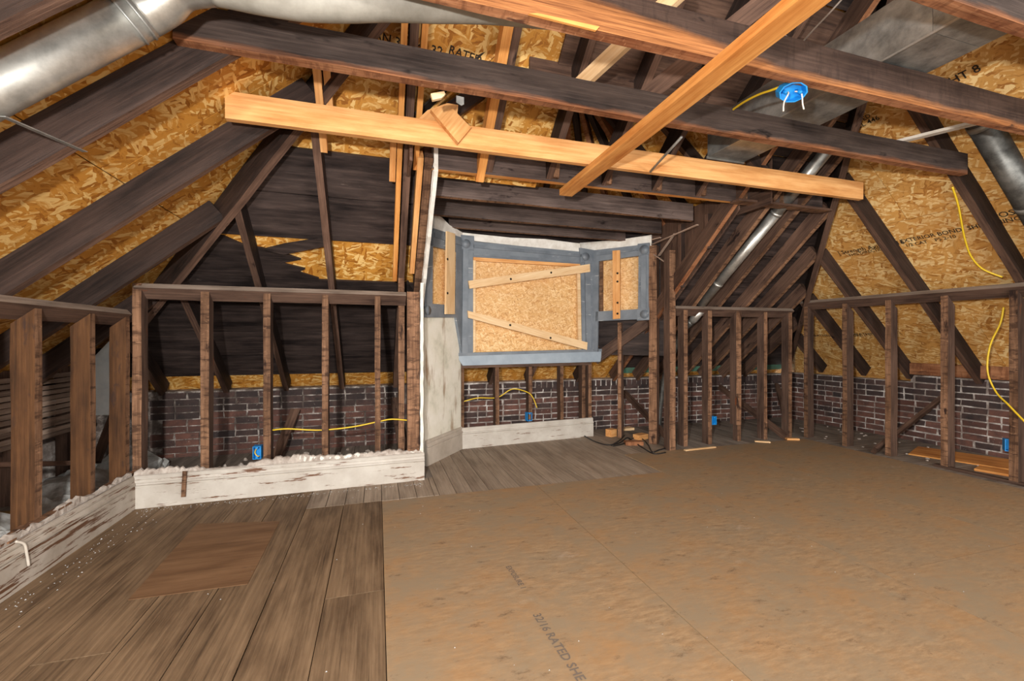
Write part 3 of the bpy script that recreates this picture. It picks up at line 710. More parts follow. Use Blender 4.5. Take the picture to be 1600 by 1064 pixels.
baseboard('baseboard_left', (-1.67, 1.3, 0), (-1.67, 3.775, 0), M['white_l'], 'flaking moulded white baseboard along the orange brown studs')
baseboard('baseboard_back_left', (-1.67, 3.77, 0), (.385, 3.825, 0), M['white'], 'chipped white baseboard below the stud wall, west of the bay')
baseboard('baseboard_bay_left', A + nAB * .005, B + nAB * .005, M['beige'], 'dusty beige moulded baseboard on the angled plaster side of the bay', 1.05)
baseboard('baseboard_bay', B + nBC * .01, C + nBC * .01, M['white'], 'white baseboard under the large boarded window')
def ragged(parent, P, Q, n, z0, h0, h1, t, mat, step=.03, gaps=()):
    P, Q, n = Vector(P), Vector(Q), Vector(n); L = (Q - P).length; d = (Q - P).normalized(); k = int(L / step); V, F = [], []; hh = h0
    for i in range(k + 1):
        s = L * i / k; tall = h0 + (h1 - h0) * max(0, noise.noise(Vector((s * 2.2, P.x, 1.7))) + .45) + U(-.012, .012)
        for g0, g1 in gaps:
            if g0 < s < g1: tall = .006
        p = P + d * s; V += [p + UP * z0 + n * t, p + UP * (z0 + tall) + n * (t * U(.6, 1)), p + UP * (z0 + tall + .004), p + UP * z0]
    for i in range(k):
        a = 4 * i; F += [(a, a + 4, a + 5, a + 1), (a + 1, a + 5, a + 6, a + 2), (a + 2, a + 6, a + 7, a + 3)]
    F += [(0, 1, 2, 3), (4 * k + 3, 4 * k + 2, 4 * k + 1, 4 * k)]
    put('plaster_remnant', meshd('plaster_remnant', V, F), mat, parent)
ragged(w1, (-1.67, 3.80, 0), (.37, 3.85, 0), (0, -1, 0), .228, .008, .055, .022, M['plaster_rough'], .018, ((.42, .72),))
ragged(w1, (-.6, 3.825, 0), (.37, 3.85, 0), (0, -1, 0), .228, .006, .06, .020, M['plaster'], .018)
ragged(w2, (-1.70, 1.4, 0), (-1.70, 3.78, 0), (1, 0, 0), .228, .0, .07, .02, M['plaster_rough'], .03)
# ================================================================== WINDOWS
def rosette(block, c, n, r, mat):
    b = put_under(block, 'rosette', tube_mesh([Vector((0, 0, 0)), n * .012], r, 14, 'rosette'), mat, Matrix.Translation(Vector(c)))
    return b
def screw(batten, p, n):
    put_under(batten, 'screw', tube_mesh([Vector((0, 0, 0)), n * .006], .013, 8, 'screw'), M['nail'], Matrix.Translation(Vector(p)))
n = nBC
win2 = root('window_2', tuple(onV(825, 548, B, n)), 'structure', 'large boarded window of the bay with two diagonal pine battens')
quad('board_panel', [(732, 397), (913, 409), (913, 551), (732, 554)], B, n, .012, M['osb_w'], win2, -.05, (1, .09, 0))
quad('casing', [(717, 368), (738, 370), (738, 552), (715, 553)], B, n, .03, M['grey'], win2)
quad('casing', [(905, 388), (925, 392), (928, 548), (908, 549)], B, n, .03, M['grey'], win2)
quad('casing_bead', [(722, 372), (730, 373), (729, 552), (720, 552)], B, n, .018, M['grey'], win2, .03)
quad('casing_bead', [(911, 408), (919, 409), (921, 548), (913, 548)], B, n, .018, M['grey'], win2, .03)
quad('head_casing', [(738, 378), (906, 394), (906, 413), (738, 402)], B, n, .028, M['grey'], win2)
quad('head_bead', [(738, 383), (906, 398), (906, 402.5), (738, 388)], B, n, .016, M['grey'], win2, .028)
quad('head_bead', [(738, 396), (906, 408.5), (906, 412), (738, 400)], B, n, .01, M['grey'], win2, .028)
cbk1 = quad('corner_block', [(717, 368), (739, 370), (739, 392), (717, 390)], B, n, .044, M['grey'], win2)
cbk2 = quad('corner_block', [(903, 388), (927, 392), (927, 413), (904, 411)], B, n, .044, M['grey'], win2)
rosette(cbk1, onV(728, 381, B, n, .044), n, .05, M['grey']); rosette(cbk2, onV(915, 401, B, n, .044), n, .05, M['grey'])
quad('stop', [(739, 402), (906, 412), (906, 417.5), (739, 407.5)], B, n, .025, M['new'], win2, -.01)
quad('stop', [(738, 407), (742.5, 407), (742.5, 550), (738, 551)], B, n, .025, M['new_pale'], win2, -.01)
quad('stop', [(901, 417), (906, 417), (908, 547), (903, 547)], B, n, .025, M['new_pale'], win2, -.01)
quad('sill', [(710, 551.5), (939, 545), (939, 549), (710, 556.5)], B, n, .07, M['grey'], win2, -.03)
quad('apron', [(712, 556), (938, 548.5), (936, 565), (722, 571)], B, n, .034, M['apron'], win2)
br1 = quad('batten', [(729, 440), (916.5, 414), (917, 426), (731, 452)], B, n, .02, M['new_pale'], win2, .05, (1, .09, .3))
br2 = quad('batten', [(728, 486), (913, 535), (912, 546.5), (729, 497)], B, n, .02, M['new_pale'], win2, .05, (1, .09, -.3))
for q_, px, py in ((br1, 798, 436), (br1, 861, 426), (br2, 797, 508), (br2, 860, 528)): screw(q_, onV(px, py, B, n, .07), n)
n = nAB
win1 = root('window_1', tuple(onV(690, 490, A, n)), 'structure', 'small narrow boarded window on the plastered side of the bay')
quad('board_panel', [(668, 384), (714, 390), (714, 480), (668, 478)], A, n, .012, M['osb_w'], win1, -.05, (1, 1, 0))
quad('head_casing', [(674, 357), (717, 371), (717, 396), (673, 385)], A, n, .028, M['grey'], win1)
quad('head_bead', [(674, 364), (717, 378), (717, 384), (674, 371)], A, n, .014, M['grey'], win1, .028)
quad('casing', [(665, 384), (673, 384), (672, 476), (663, 476)], A, n, .028, M['grey'], win1)
quad('casing', [(710, 371), (721, 373), (719, 553), (708, 488)], A, n, .03, M['grey'], win1)
sl1 = quad('sill', [(663, 474), (716, 478), (716, 496), (662, 496)], A, n, .03, M['grey'], win1)
bt1 = quad('batten', [(691, 362), (703.5, 366), (703, 491), (689, 491)], A, n, .02, M['new_pale'], win1, .04, (0, 0, 1))
quad('pipe_gap', [(705, 395), (708, 395), (708, 472), (705, 472)], A, n, .01, M['pvc'], win1, -.03)
rosette(sl1, onV(668, 485, A, n, .03), n, .045, M['grey'])
for py in (405, 458): screw(bt1, onV(699, py, A, n, .06), n)
n = nCD
win3 = root('window_3', tuple(onV(970, 500, C, n)), 'structure', 'small boarded window on the open stud side of the bay')
quad('board_panel', [(936, 405), (1002, 398), (1002, 488), (936, 492)], C, n, .012, M['osb_w'], win3, -.05, (1, -1, 0))
quad('head_casing', [(934, 391), (1000, 383.5), (1000, 400), (934, 409)], C, n, .028, M['grey'], win3)
quad('head_bead', [(934, 395), (1000, 388), (1000, 392), (934, 400)], C, n, .014, M['grey'], win3, .028)
quad('casing', [(924, 392), (937, 391), (936, 484), (935, 549), (926, 548)], C, n, .03, M['grey'], win3)
quad('casing', [(999, 382), (1015, 381), (1015, 500), (998, 500)], C, n, .028, M['grey'], win3)
quad('casing_bead', [(1003, 400), (1011, 400), (1011, 482), (1003, 483)], C, n, .014, M['grey'], win3, .028)
quad('sill', [(932, 487), (1000, 483), (1000, 499), (932, 502)], C, n, .03, M['grey'], win3)
cbk3 = quad('corner_block', [(998, 382), (1016, 380), (1016, 398), (998, 400)], C, n, .04, M['grey'], win3)
cbk4 = quad('corner_block', [(997, 483), (1016, 481), (1016, 500), (997, 501)], C, n, .04, M['grey'], win3)
rosette(cbk3, onV(1007, 390, C, n, .04), n, .055, M['grey']); rosette(cbk4, onV(1007, 491, C, n, .04), n, .05, M['grey'])
quad('stop', [(936, 409), (941, 408), (941, 486), (936, 487)], C, n, .03, M['old_edge'], win3, -.04)
bt3 = quad('batten', [(959.5, 393), (971, 392), (971, 498), (960, 499)], C, n, .02, M['new'], win3, .035, (0, 0, 1))
for py in (427, 440, 473, 490): screw(bt3, onV(965, py, C, n, .055), n)
# lettering on the tan sheathing
def stamp(parent, px, px2, body, size, mat=M['ink']):
    p = on(px[0], px[1], Vector((6.12, 0, .72)) + NR * .137, NR); q = on(px2[0], px2[1], Vector((6.12, 0, .72)) + NR * .137, NR)
    return text(body, size, p, q - p, -NR, mat, parent)
stamp(cr, (1311, 398), (1376, 387), '| Strength Axis  24/16', .07); stamp(cr, (1327, 401), (1374, 392), 'THIS DIRECTION', .05)
stamp(cr, (1408, 380), (1500, 362), 'EXTERIOR BOND  SHEATHING', .06); stamp(cr, (1416, 386), (1500, 370), '1/2 CAT    PS 2-10', .05)
stamp(cr, (1530, 348), (1590, 334), 'EXPOSURE 1', .075)
stamp(cr, (1266, 526), (1345, 526), 'SHEATHING    EXPOSURE 1  \\', .06); stamp(cr, (1330, 524), (1425, 523), 'SHEATHING   24/16  \\', .06)
stamp(cr, (1330, 206), (1362, 192), 'MILL 446', .06); stamp(cr, (1333, 199), (1358, 184), 'RATED', .05)
stamp(cr, (1482, 130), (1515, 118), 'APA', .09) if False else stamp(cr, (1486, 133), (1513, 120), 'HT 8', .08)
def stampb(px, px2, body, size):
    P0 = Vector((0, 5.25, .68)) + NB * (OB - .002)
    p = on(px[0], px[1], P0, NB); q = on(px2[0], px2[1], P0, NB); text(body, size, p, q - p, -NB, M['ink'], cb)
stampb((658, 82), (692, 88), '8 32', .075); stampb((700, 83), (742, 98), 'RATED 16', .07); stampb((565, 55), (620, 72), 'SPAN 32/16', .07)
# ================================================================== CEILING BEAMS (things)
def beam(name, p0, p1, w, h, mats, label, cat='beam', group=None, up=UP, oh=0, jit=.003):
    return tag(bar(name, p0, p1, w, h, mats, None, up, oh, jit), label, cat, group)
G = 'old ceiling joists across the attic'
beam('ceiling_joist', (-.80, 2.13, 2.435), (4.22, 2.13, 2.445), .048, .155, [M['joist'], M['rust']], 'long sooty ceiling joist with rust-coloured underside, first above the new pine crossbeam', 'beam', G)
bj = beam('ceiling_joist', (-.55, 1.58, 2.43), (4.35, 1.58, 2.44), .048, .18, [M['joist_r'], M['rust']], 'rusty brown ceiling joist that carries the blue ceiling box', 'beam', G)
sq = [onY(825, 24, 1.554), onY(838, 23, 1.554), onY(935, 44, 1.554), onY(930, 50, 1.554)]
so = slab('splinter_strip', sq, (0, -1, 0), .01, M['new_or'], None, (1, 0, 0)); mw_ = so.matrix_basis.copy(); so.parent = bj; so.matrix_basis = MW(bj).inverted() @ mw_
beam('ceiling_joist', (-.5, 1.07, 2.44), (4.4, 1.07, 2.45), .048, .18, [M['joist'], M['rust']], 'ceiling joist crossing the top corner over the wide metal duct', 'beam', G)
beam('crossbeam', (-.775, 2.68, 2.383), (3.955, 2.68, 2.403), .04, .145, [M['new'], M['new']], 'new pale pine crossbeam nailed across under the sooty roof', 'beam', None, UP, 0, .0008)
beam('stringer', (1.385, .3, 2.333), (1.415, 3.15, 2.338), .105, .048, [M['new_or'], M['new_or']], 'new orange pine board running diagonally in view under the joists', 'board', None, UP, 0, .0008)
def braceb(pa, pb, w, h, mats, label, up=UP):
    return tag(bar('brace_board', pa, pb, w, h, mats, None, up, 0, .001), label, 'board')
braceb(onY(905, 137, 2.5), onY(1075, -20, 1.9), .085, .04, [M['new_pale'], M['new_pale']], 'pale new brace board seen between two old joists, with small print on it', Vector((.2, -1, .3)))
braceb(onY(990, 165, 2.42), onY(1230, -25, 1.72), .10, .03, [M['old'], M['rust']], 'brown brace board with pale edge beside the orange stringer', Vector((.3, -1, .2)))
# gusset scraps on the crossbeam
def slabY(name, px, Y, t, mat, label, cat):
    o = slab(name, [onY(x, y, Y) for x, y in px], (0, 1, 0), t, mat, None, onY(*px[1], Y) - onY(*px[0], Y)); return tag(o, label, cat)
slabY('wood_block', [(673, 171), (702, 164), (736, 199), (716, 223)][::-1], 2.615, .04, M['new'], 'pine offcut nailed aslant over the front of the crossbeam', 'block')
slabY('wood_block', [(649, 190), (668, 172), (699, 161), (716, 164), (712, 200), (690, 202)], 2.705, .045, M['new'], 'pine offcut tucked behind the crossbeam under the aslant offcut', 'block')
slabY('wood_shard', [(673, 146), (694, 142), (696, 147), (690, 153), (676, 156)], 2.2, .02, M['new_pale'], 'splintered wood shard under the sooty joist', 'scrap')
slabY('metal_tab', [(713, 149), (725, 152), (725, 163), (721, 165), (713, 160)], 2.17, .003, M['galv_dull'], 'grey metal tab hanging under the sooty joist', 'bracket')
bar_rod = tube('hanger_rod', [onY(1065, 214, 2.17), onY(1016, 268, 2.645)], .008, M['galv_dull'], None, 1, 8)
tag(bar_rod, 'grey metal rod slanting from the sooty joist to the crossbeam face', 'rod')
tag(bar('white_batten', (3.50, 2.2, 2.60), (3.80, 1.62, 2.60), .05, .02, M['pvc'], None, UP), 'white painted batten lying across the joists', 'batten')
# ================================================================== DUCTS
rd = root('rectangular_duct', (2.62, 1.6, 2.62), None, 'wide galvanised rectangular duct lying on the ceiling joists', 'duct')
X0, X1, z0, z1 = 2.455, 2.795, 2.625, 2.895
ysd = [.2, 1.35, 2.79]
for k, (ya, yb) in enumerate(zip(ysd, ysd[1:])):
    c_ = Vector(((X0 + X1) / 2, 0, 0))
    bar('duct_section', (c_.x, ya + .001, z0), (c_.x, yb - .001, z0), X1 - X0, z1 - z0, M['galv_dull'], rd, UP, 0, .0015, .4)
bar('seam_flange', (X0, .2, z0 - .004), (X0, 2.79, z0 - .004), .008, .008, M['galv'], rd, UP)
bar('end_flange', ((X0 - .01), 2.785, z0 - .012), (X1 + .01, 2.785, z0 - .012), .012, .02, M['galv'], rd, UP)
# round duct under the west slope, with elbow collars and a wrapped flexible run
off = NL * .072
def LP(X, Y): return Vector((X, Y, zL(X))) + off
dd = root('round_duct', tuple(LP(-.78, 1.87)), None, 'large shiny round duct along the golden roof slope', 'duct')
ax = (LP(-.7, 1.87) - LP(-1.9, 1.87)).normalized()
tube('pipe_section', [LP(-1.95, 1.87), LP(-.76, 1.87)], .077, M['galv'], dd, 1, 32)
for s in (0, .035): tube('collar_ring', [LP(-.80, 1.87) + ax * s, LP(-.80, 1.87) + ax * (s + .008)], .081, M['galv_dull'], dd, 1, 32)
el = [LP(-.76, 1.87), LP(-.70, 1.865), LP(-.63, 1.84), Vector((-.52, 1.79, 2.49))]
tube('elbow', el, .076, M['galv'], dd, 5, 28)
fp = crom([(-.56, 1.80, 2.475), (-.25, 1.76, 2.46), (.18, 1.74, 2.535), (.7, 1.735, 2.585), (1.4, 1.72, 2.582), (2.3, 1.72, 2.582), (3.2, 1.72, 2.582), (3.40, 1.72, 2.60)], 10)
fr = [.07 if p_.x < .2 else max(.036, .07 - (p_.x - .2) * .05) for p_ in fp]
fr = [r_ * (1 + .05 * noise.noise(p_ * 9)) for r_, p_ in zip(fr, fp)]
fd = tube('flexible_duct', fp, .07, M['flex'], None, 1, 24, fr)
tag(fd, 'grey wrapped flexible duct running behind the rusty joist', 'duct')
st = bar('hanger_strap', LP(-1.19, 1.86) - NL * .09 , Vector((-1.12, 2.17, 1.955)), .02, .003, M['galv_dull'], None, UP)
tag(st, 'thin metal hanger strap under the large round duct', 'strap')
# dark round duct on the east slope
def RP(X, Y, o=.0): return Vector((X, Y, zR(X))) + NR * o
du = root('round_duct', tuple(RP(4.0, 1.96)), None, 'dark grey round duct on the tan roof slope', 'duct')
tube('pipe_section', [RP(3.98, 1.93, .02), RP(5.25, 1.93, .02)], .08, M['galv_dark'], du, 1, 28)
for xx in (4.0, 4.55): tube('collar_ring', [RP(xx, 1.93, .02), RP(xx + .03, 1.93, .02)], .084, M['galv_dull'], du, 1, 28)
# thin round duct down the back slope
def BP(X, Y, o=.03): return Vector((X, Y, zB(Y))) + NB * o
dv = root('round_duct', tuple(BP(3.62, 4.1)), None, 'thin shiny round duct running down between dark rafters', 'duct')
tube('pipe_section', [BP(3.66, 2.72), BP(3.64, 3.2)], .053, M['galv'], dv, 1, 24)
tube('pipe_section', [BP(3.64, 3.22, .03), BP(3.585, 4.16, .03)], .05, M['galv'], dv, 1, 24)
for yy in (3.2, 3.9): tube('collar_ring', [BP(3.64 - .06 * (yy - 3.2), yy), BP(3.64 - .06 * (yy - 3.2), yy + .02)], .0545, M['galv'], dv, 1, 24)
tube('reducer', [BP(3.58, 4.2, -.01), BP(3.57, 4.30, -.03), BP(3.565, 4.34, -.035)], .055, M['galv'], dv, 1, 20, [.06, .05, .038])
tube('flexible_tail', [BP(3.565, 4.33, -.03), BP(3.55, 4.55, -.03), (3.53, 4.78, .68), (3.51, 4.85, .36), (3.47, 4.83, .02)], .042, M['galv_dark'], dv, 6, 14)
# ================================================================== ELECTRICAL
def devbox(P, n, label, w=.06, h=.1, d=.07, yaw_up=UP, wire=True):
    n = Vector(n).normalized(); P = Vector(P); x = UP.cross(n).normalized()
    r = root('electrical_box', tuple(P), None, label, 'electrical box', 'blue plastic boxes on the studs')
    fm = Matrix((x, UP, n)).transposed().to_4x4(); fm.translation = P
    t = .004; V, F = [], []
    def bx(a, b):
        k = len(V)
        for z in (a[2], b[2]):
            for (u, v) in ((a[0], a[1]), (b[0], a[1]), (b[0], b[1]), (a[0], b[1])): V.append((u, v, z))
        F.extend([tuple(k + i for i in q) for q in ((3, 2, 1, 0), (4, 5, 6, 7), (0, 1, 5, 4), (1, 2, 6, 5), (2, 3, 7, 6), (3, 0, 4, 7))])
    bx((-w / 2, -h / 2, 0), (w / 2, h / 2, t))
    bx((-w / 2, -h / 2, t), (-w / 2 + t, h / 2, d)); bx((w / 2 - t, -h / 2, t), (w / 2, h / 2, d))
    bx((-w / 2 + t, -h / 2, t), (w / 2 - t, -h / 2 + t, d)); bx((-w / 2 + t, h / 2 - t, t), (w / 2 - t, h / 2, d))
    hs_ = put('housing', meshd('housing', V, F), M['blue'], r, fm)
    for sg in (-1, 1):
        V2 = [(-.008, sg * (h / 2 - .012) - .006, d - .012), (.008, sg * (h / 2 - .012) - .006, d - .012), (.008, sg * (h / 2 - .012) + .006, d - .012), (-.008, sg * (h / 2 - .012) + .006, d - .012)]
        V2 += [(a, b, d) for a, b, c in V2]
        put_under(hs_, 'screw_boss', meshd('screw_boss', V2, [(3, 2, 1, 0), (4, 5, 6, 7), (0, 1, 5, 4), (1, 2, 6, 5), (2, 3, 7, 6), (3, 0, 4, 7)]), M['blue'], fm)
    if wire:
        q = [fm @ Vector(v) for v in ((-.01, .03, .02), (-.018, .0, .05), (.0, -.028, .055), (.014, -.03, .045))]
        tube('wire_end', q, .004, M['yellow'], r, 5, 6)
    return r
devbox(onY(404, 707, 3.86 + .0) + Vector((-.01, .06, 0)), (0, -1, 0), 'blue electrical box with a yellow wire loop on the stud wall west of the bay', .058, .1)
devbox(onV(824, 650, B, nBC, -.10), nBC, 'blue electrical box beneath the large boarded window', .062, .1, wire=False)
p = Vector((3.725, 4.19, onY(1122, 656, 4.15).z)); devbox(p, (0, -1, 0), 'blue electrical box on a stud of the wall east of the bay', .06, .095, wire=False)
devbox((5.14, 2.295, onX(1563, 693, 5.1).z), (-.8, -.6, 0), 'blue electrical box low on a stud before the brick wall', .075, .1, wire=False)
# ceiling box with hanging wires
cp = onY(1243, 143, 1.60); cbx = root('ceiling_box', tuple(cp), None, 'blue ceiling box with loose white wires on the rusty joist', 'electrical box')
V, F = [], []; k8 = 10
ndir = Vector((-.25, -.75, -.62)).normalized(); fm = frame(cp + Vector((.01, .045, .03)), Vector((1, -.35, 0)), ndir)
for (rr, zz) in ((.05, 0), (.052, .05), (.047, .05), (.045, .006)):
    for k in range(k8): V.append((rr * 1.3 * math.cos(2 * math.pi * k / k8), rr * .85 * math.sin(2 * math.pi * k / k8), zz))
for i in range(3):
    for k in range(k8): F.append((i * k8 + k, i * k8 + (k + 1) % k8, (i + 1) * k8 + (k + 1) % k8, (i + 1) * k8 + k))
F.append(tuple(range(k8))[::-1]); F.append(tuple(3 * k8 + k for k in range(k8)))
hs_ = put('housing', meshd('housing', V, F), M['blue'], cbx, fm)
for sg in (-.75, .75): put_under(hs_, 'screw_boss', tube_mesh([Vector((sg * .045, 0, .006)), Vector((sg * .045, 0, .052))], .008, 8, 'screw_boss'), M['blue'], fm)
tube('wire_end', [fm @ Vector((-.02, 0, .02)), onY(1232, 146, 1.6), onY(1225, 160, 1.6), onY(1224, 174, 1.6)], .0035, M['wire'], cbx, 5, 6)
tube('wire_end', [fm @ Vector((.02, 0, .02)), onY(1252, 146, 1.6), onY(1254, 162, 1.6), onY(1256, 171, 1.6)], .0035, M['wire'], cbx, 5, 6)
def cable(P, label, mat='yellow', r=.006, name='cable', n=7, group=None):
    return tag(tube(name, P, r, M[mat], None, n, 8), label, 'cable', group)
cable([onY(1224, 134, 1.70), onY(1205, 141, 1.76), onY(1185, 148, 1.85), onY(1160, 161, 2.0), onY(1135, 179, 2.19)], 'yellow cable from the blue ceiling box to the sooty joist')
cable([onY(426, 672, 3.90), onY(450, 670, 3.89), onY(500, 672, 3.90), onY(550, 667, 3.90), onY(590, 659, 3.9), onY(612, 655, 3.89), onY(640, 657, 3.9)], 'yellow cable strung through the studs west of the bay')
cable([onV(716, 630, B, nBC, -.09), onV(745, 622, B, nBC, -.06), onV(777, 621, B, nBC, -.09), onV(800, 608, B, nBC, -.04), onV(822, 612, B, nBC, -.04), onV(832, 620, B, nBC, -.03), onV(839, 637, B, nBC, -.02)], 'yellow cable drooping below the large boarded window')
cable([onR(1488, 292), onR(1497, 320), onR(1503, 352), onR(1508, 375), onR(1517, 400), onR(1535, 420), onR(1566, 433)], 'yellow cable hanging on the tan roof sheathing between rafters', r=.007)
cable([onX(1568, 480, 5.12), onX(1563, 505, 5.13), onX(1547, 540, 5.14), onX(1543, 580, 5.14), onX(1556, 612, 5.12), onX(1575, 632, 5.06), onX(1604, 662, 5.0)], 'yellow cable looping down past the end stud of the tan roof side', r=.007)
cable([(2.08, 1.62, 2.61), onY(1225, 55, 1.66), onY(1234, 42, 1.6), onY(1256, 15, 1.5), onY(1262, -15, 1.45)], 'grey cable rising above the rusty joist beside the orange stringer', 'cable_grey')
cable([onY(1248, 72, 1.68), onY(1275, 42, 1.6), onY(1300, 16, 1.52), onY(1325, -12, 1.45)], 'thin grey cable rising above the rusty joist nearer the wide duct', 'cable_grey', .004)
cord = root('power_cord', tuple(onZ(975, 690, 0)), None, 'tangled black cord on the floor by the bay studs', 'cord')
zc = .014
tube('cord_strand', [onZ(913, 681, zc), onZ(930, 690, zc), onZ(950, 695, zc), onZ(968, 692, zc), onZ(980, 684, zc), onZ(990, 690, zc), onZ(1005, 700, zc), onZ(1022, 709, zc), onZ(1040, 707, zc)], .007, M['black'], cord, 6, 7)
tube('cord_strand', [onZ(958, 697, zc), onZ(975, 693, zc), onZ(988, 685, zc), onZ(1002, 685, zc), onZ(1012, 694, zc), onZ(1019, 706, zc), onZ(1030, 703, zc), onZ(1042, 700, zc)], .007, M['black'], cord, 6, 7)
tube('cord_strand', [onZ(955, 696, zc), onZ(968, 688, zc + .03), onZ(976, 680, zc)], .007, M['black'], cord, 6, 7)
# ================================================================== STRUTS BEHIND THE KNEE WALLS
def strut(pa, pb, w, h, label, mats=None):
    return tag(bar('strut', pa, pb, w, h, mats or [M['old'], M['old']], None, Vector((0, -.6, 1)), -h / 2, .003), label, 'strut', 'struts between floor and brick')
strut(onY(462, 640, 5.2), onZ(430, 717, .03), .09, .03, 'grey strut leaning behind the third stud west of the bay')
strut(onY(616, 622, 5.22), onZ(629, 703, .02), .09, .03, 'grey strut leaning behind the wide post beside the bay')
strut(onY(975, 613, 5.22), onZ(1047, 688, .03), .03, .08, 'dark strut slanting behind the bay post')
strut(onY(1124, 604, 5.22), onZ(1230, 684, .03), .03, .08, 'dark strut slanting down behind the studs east of the bay')
strut(onY(1214, 600, 5.22), onZ(1229, 664, .02), .06, .03, 'grey upright strut in the brick corner')
strut(onX(1468, 624, 6.05), onZ(1366, 704, .04), .04, .09, 'weathered strut leaning on the brick behind the tan roof side studs')
tag(bar('strut', onX(182, 600, -2.3), onX(157, 648, -2.3), .05, .05, [M['old'], M['old']], None, UP), 'slanting strut before the pale sheet behind the orange brown studs', 'strut', 'struts between floor and brick')
tag(bar('strut', onX(184, 640, -2.2), onX(152, 724, -2.2), .05, .05, [M['old'], M['old']], None, UP), 'low slanting strut behind the orange brown studs', 'strut', 'struts between floor and brick')
hb = bar('header_board', (6.08, 1.4, .795), (6.08, 3.56, .80), .04, .135, [M['rust'], M['rust']], None, UP)
tag(hb, 'orange brown header board along the top of the brick wall', 'board')
# ================================================================== BEHIND THE ORANGE BROWN STUDS
lo_ = slab('wall_left_outer', [(-2.74, .3, -.03), (-2.74, 5.3, -.03), (-2.74, 5.3, .75), (-2.74, .3, .75)], (1, 0, 0), -.2, M['mortar']); tag(lo_, 'low masonry wall under the eaves behind the laths', None, None, 'structure')
lw = root('lath_wall', (-2.5, 4.2, .5), None, 'stack of grey wooden laths on the far side of the orange brown studs', 'lath wall')
for k in range(12):
    z = .42 + k * .043; bar('lath', (-2.52, 2.9 + U(-.1, .1), z), (-2.52 + U(-.01, .01), 4.98 - .012 * k + U(-.1, .03), z + U(-.006, .006)), .012, .034, M['lath'], lw, UP, 0, .003)
for yy in (3.5, 4.1, 4.7): stud(lw, -2.535, yy, .0, .98, .05, .08, 'x+', [M['old'], M['old']], name='lath_stud')
tag(slab('wall_sheet', [onY(150, 556, 4.55), onY(192, 512, 4.55), onY(192, 648, 4.55), onY(150, 648, 4.55)], (0, -1, 0), .015, M['sheet'], None, (1, 0, 0)), 'pale bluish sheet standing behind the orange brown studs', 'sheet')
tag(bar('loose_board', onX(-20, 731, -2.15), onX(112, 727, -2.15), .09, .03, [M['old'], M['old']], None, UP), 'brown board lying level behind the orange brown studs', 'board')
tag(slab('loose_board', [(-2.6, 2.3, .012), (-1.9, 2.3, .012), (-1.9, 3.9, .012), (-2.6, 3.9, .012)], UP, .012, M['ochre'], None), 'flat ochre board on the floor behind the orange brown studs', 'board')
def lumps(name, spots, mat, label, cat):
    V, F = [], []
    for (p, r, h) in spots:
        k0 = len(V); nn = 10
        for i in range(4):
            a = i / 3 * math.pi / 2
            for k in range(nn):
                g = 2 * math.pi * k / nn; q = Vector((math.cos(g) * math.cos(a), math.sin(g) * math.cos(a), 0)); jj = 1 + .45 * noise.noise(Vector((p[0] * 9 + q.x * 2, p[1] * 9 + q.y * 2, i)))
                V.append((p[0] + q.x * r * jj, p[1] + q.y * r * jj, p[2] + math.sin(a) * h * jj))
        for i in range(3):
            for k in range(nn): F.append((k0 + i * nn + k, k0 + i * nn + (k + 1) % nn, k0 + (i + 1) * nn + (k + 1) % nn, k0 + (i + 1) * nn + k))
    return tag(put(name, meshd(name, V, F), mat), label, cat, None, 'stuff')
lumps('plaster_rubble', [((U(-2.55, -1.95), U(3.0, 4.9), .02), U(.06, .16), U(.05, .14)) for _ in range(26)] + [((-2.3, 3.3, .02), .3, .16), ((-2.2, 4.1, .02), .3, .18), ((-2.1, 4.7, .02), .25, .2)], M['rubble'], 'heap of white plaster rubble behind the orange brown studs', 'rubble')
lumps('dust_debris', [((U(5.2, 6.0), U(2.0, 4.8), .0), U(.008, .022), U(.006, .014)) for _ in range(50)] + [((U(-1.6, .3), U(3.95, 5.1), .0), U(.01, .04), U(.01, .03)) for _ in range(50)], M['plaster_rough'], 'scattered grey plaster crumbs on the boards under the roof slopes', 'debris')
V, F = [], []
for _ in range(520):    # crumbs swept along the baseboards and over the floor
    q = R() * .8
    if q < .35: px_, py_ = U(-1.6, .36), 3.72 - abs(random.gauss(0, .03))
    elif q < .5: px_, py_ = -1.6 + abs(random.gauss(0, .08)), U(2.3, 3.7)
    elif q < .62: t_ = R(); px_, py_ = B.x + t_ * 1.6, B.y + .12 * t_ - .06 - abs(random.gauss(0, .03))
    else: px_, py_ = U(-1.3, 4.8), U(1.2, 4.0)
    zz = .012 if px_ > .03 and py_ < 3.36 else .002
    s = U(.0015, .0045) * (1 if q < .62 else .8); k = len(V)
    V += [(px_ - s, py_ - s * .6, zz), (px_ + s, py_ - s * .5, zz), (px_ + s * .3, py_ + s, zz), (px_, py_, zz + s * .8)]; F += [(k, k + 1, k + 3), (k + 1, k + 2, k + 3), (k + 2, k, k + 3)]
tag(put('floor_crumbs', meshd('floor_crumbs', V, F), M['rubble']), 'tiny pale crumbs scattered over floor and along baseboards', 'debris', None, 'stuff')
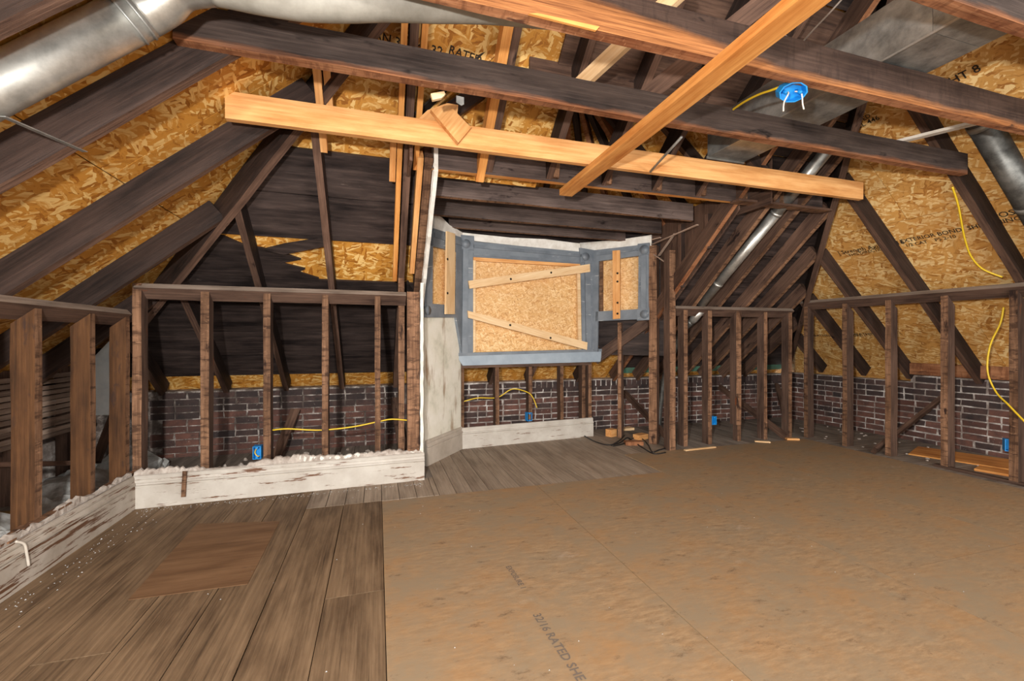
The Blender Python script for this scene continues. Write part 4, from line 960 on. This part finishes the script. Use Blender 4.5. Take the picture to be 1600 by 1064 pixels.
# ================================================================== SMALL WOOD SCRAPS
def scrap(px, w, l, h, rz, mat, label, z=0.0):
    p = onZ(px[0], px[1], z + h / 2); d = Vector((math.cos(rz), math.sin(rz), 0)); p.z = z + .001
    return tag(bar('wood_scrap', p - d * l / 2, p + d * l / 2, w, h, mat, None, UP), label, 'scrap')
scrap((955, 676), .09, .11, .09, .4, M['new'], 'pale wood offcut beside the thin bay stud')
scrap((978, 670), .1, .2, .03, .1, M['new_pale'], 'flat pale offcut just behind the thin bay stud')
scrap((1001, 682), .1, .16, .06, .3, M['new'], 'light wood block against the bay post')
scrap((990, 692), .1, .2, .04, -.3, M['rust'], 'rusty brown block under the black cord')
scrap((1094, 701), .03, .42, .012, .05, M['new_pale'], 'thin pale shim on the floor left of the second stud east of the bay', .011)
scrap((1191, 690), .05, .16, .012, -.6, M['new_pale'], 'pale shim at the foot of the fourth stud east of the bay', .011)
scrap((1238, 686), .05, .14, .02, -.4, M['new'], 'short pine shim at the corner where the two knee walls meet', .011)
scrap((1510, 716), .5, .8, .012, -1.2, M['new_or'], 'orange plywood scrap on the boards before the brick wall')
scrap((1590, 742), .2, .5, .02, -1.3, M['new_or'], 'narrow orange board scrap by the end stud of the tan roof side')
scrap((1360, 727), .05, .1, .02, 0, M['pvc'], 'small white chip on the floor near the tan roof side studs', .011) if False else None
# stake standing against the chipped baseboard
tag(bar('lath_stake', onY(289, 736, 3.735), onY(287, 776, 3.735), .028, .008, M['old_edge'], None, Vector((0, -1, 0))), 'short brown lath stake against the chipped white baseboard', 'lath')
# torn plaster bits and splintered lath by the east window
sp = root('splintered_lath', tuple(onX(1060, 385, 3.1)), None, 'splintered laths poking out beside the small boarded window', 'lath')
for a, b in (((1016, 384), (1090, 352)), ((1030, 400), (1055, 365)), ((1022, 398), (1042, 412)), ((1015, 376), (1032, 372)), ((1004, 367), (1030, 362))):
    bar('lath_splinter', onX(a[0], a[1], 3.06), onX(b[0], b[1], 3.09), .028, .01, M['lath'], sp, UP)
tag(bar('sheet_hook', onY(36, 866, 2.9), onY(46, 890, 2.9), .01, .003, M['pvc'], None), 'x', 'x') if False else None
tube_ = tube('hook_cord', [onX(24, 846, -1.655), onX(38, 850, -1.64), onX(42, 866, -1.635), onX(45, 884, -1.635)], .006, M['pvc'], None, 5, 7)
tag(tube_, 'short white cord stub over the flaking baseboard', 'cord')
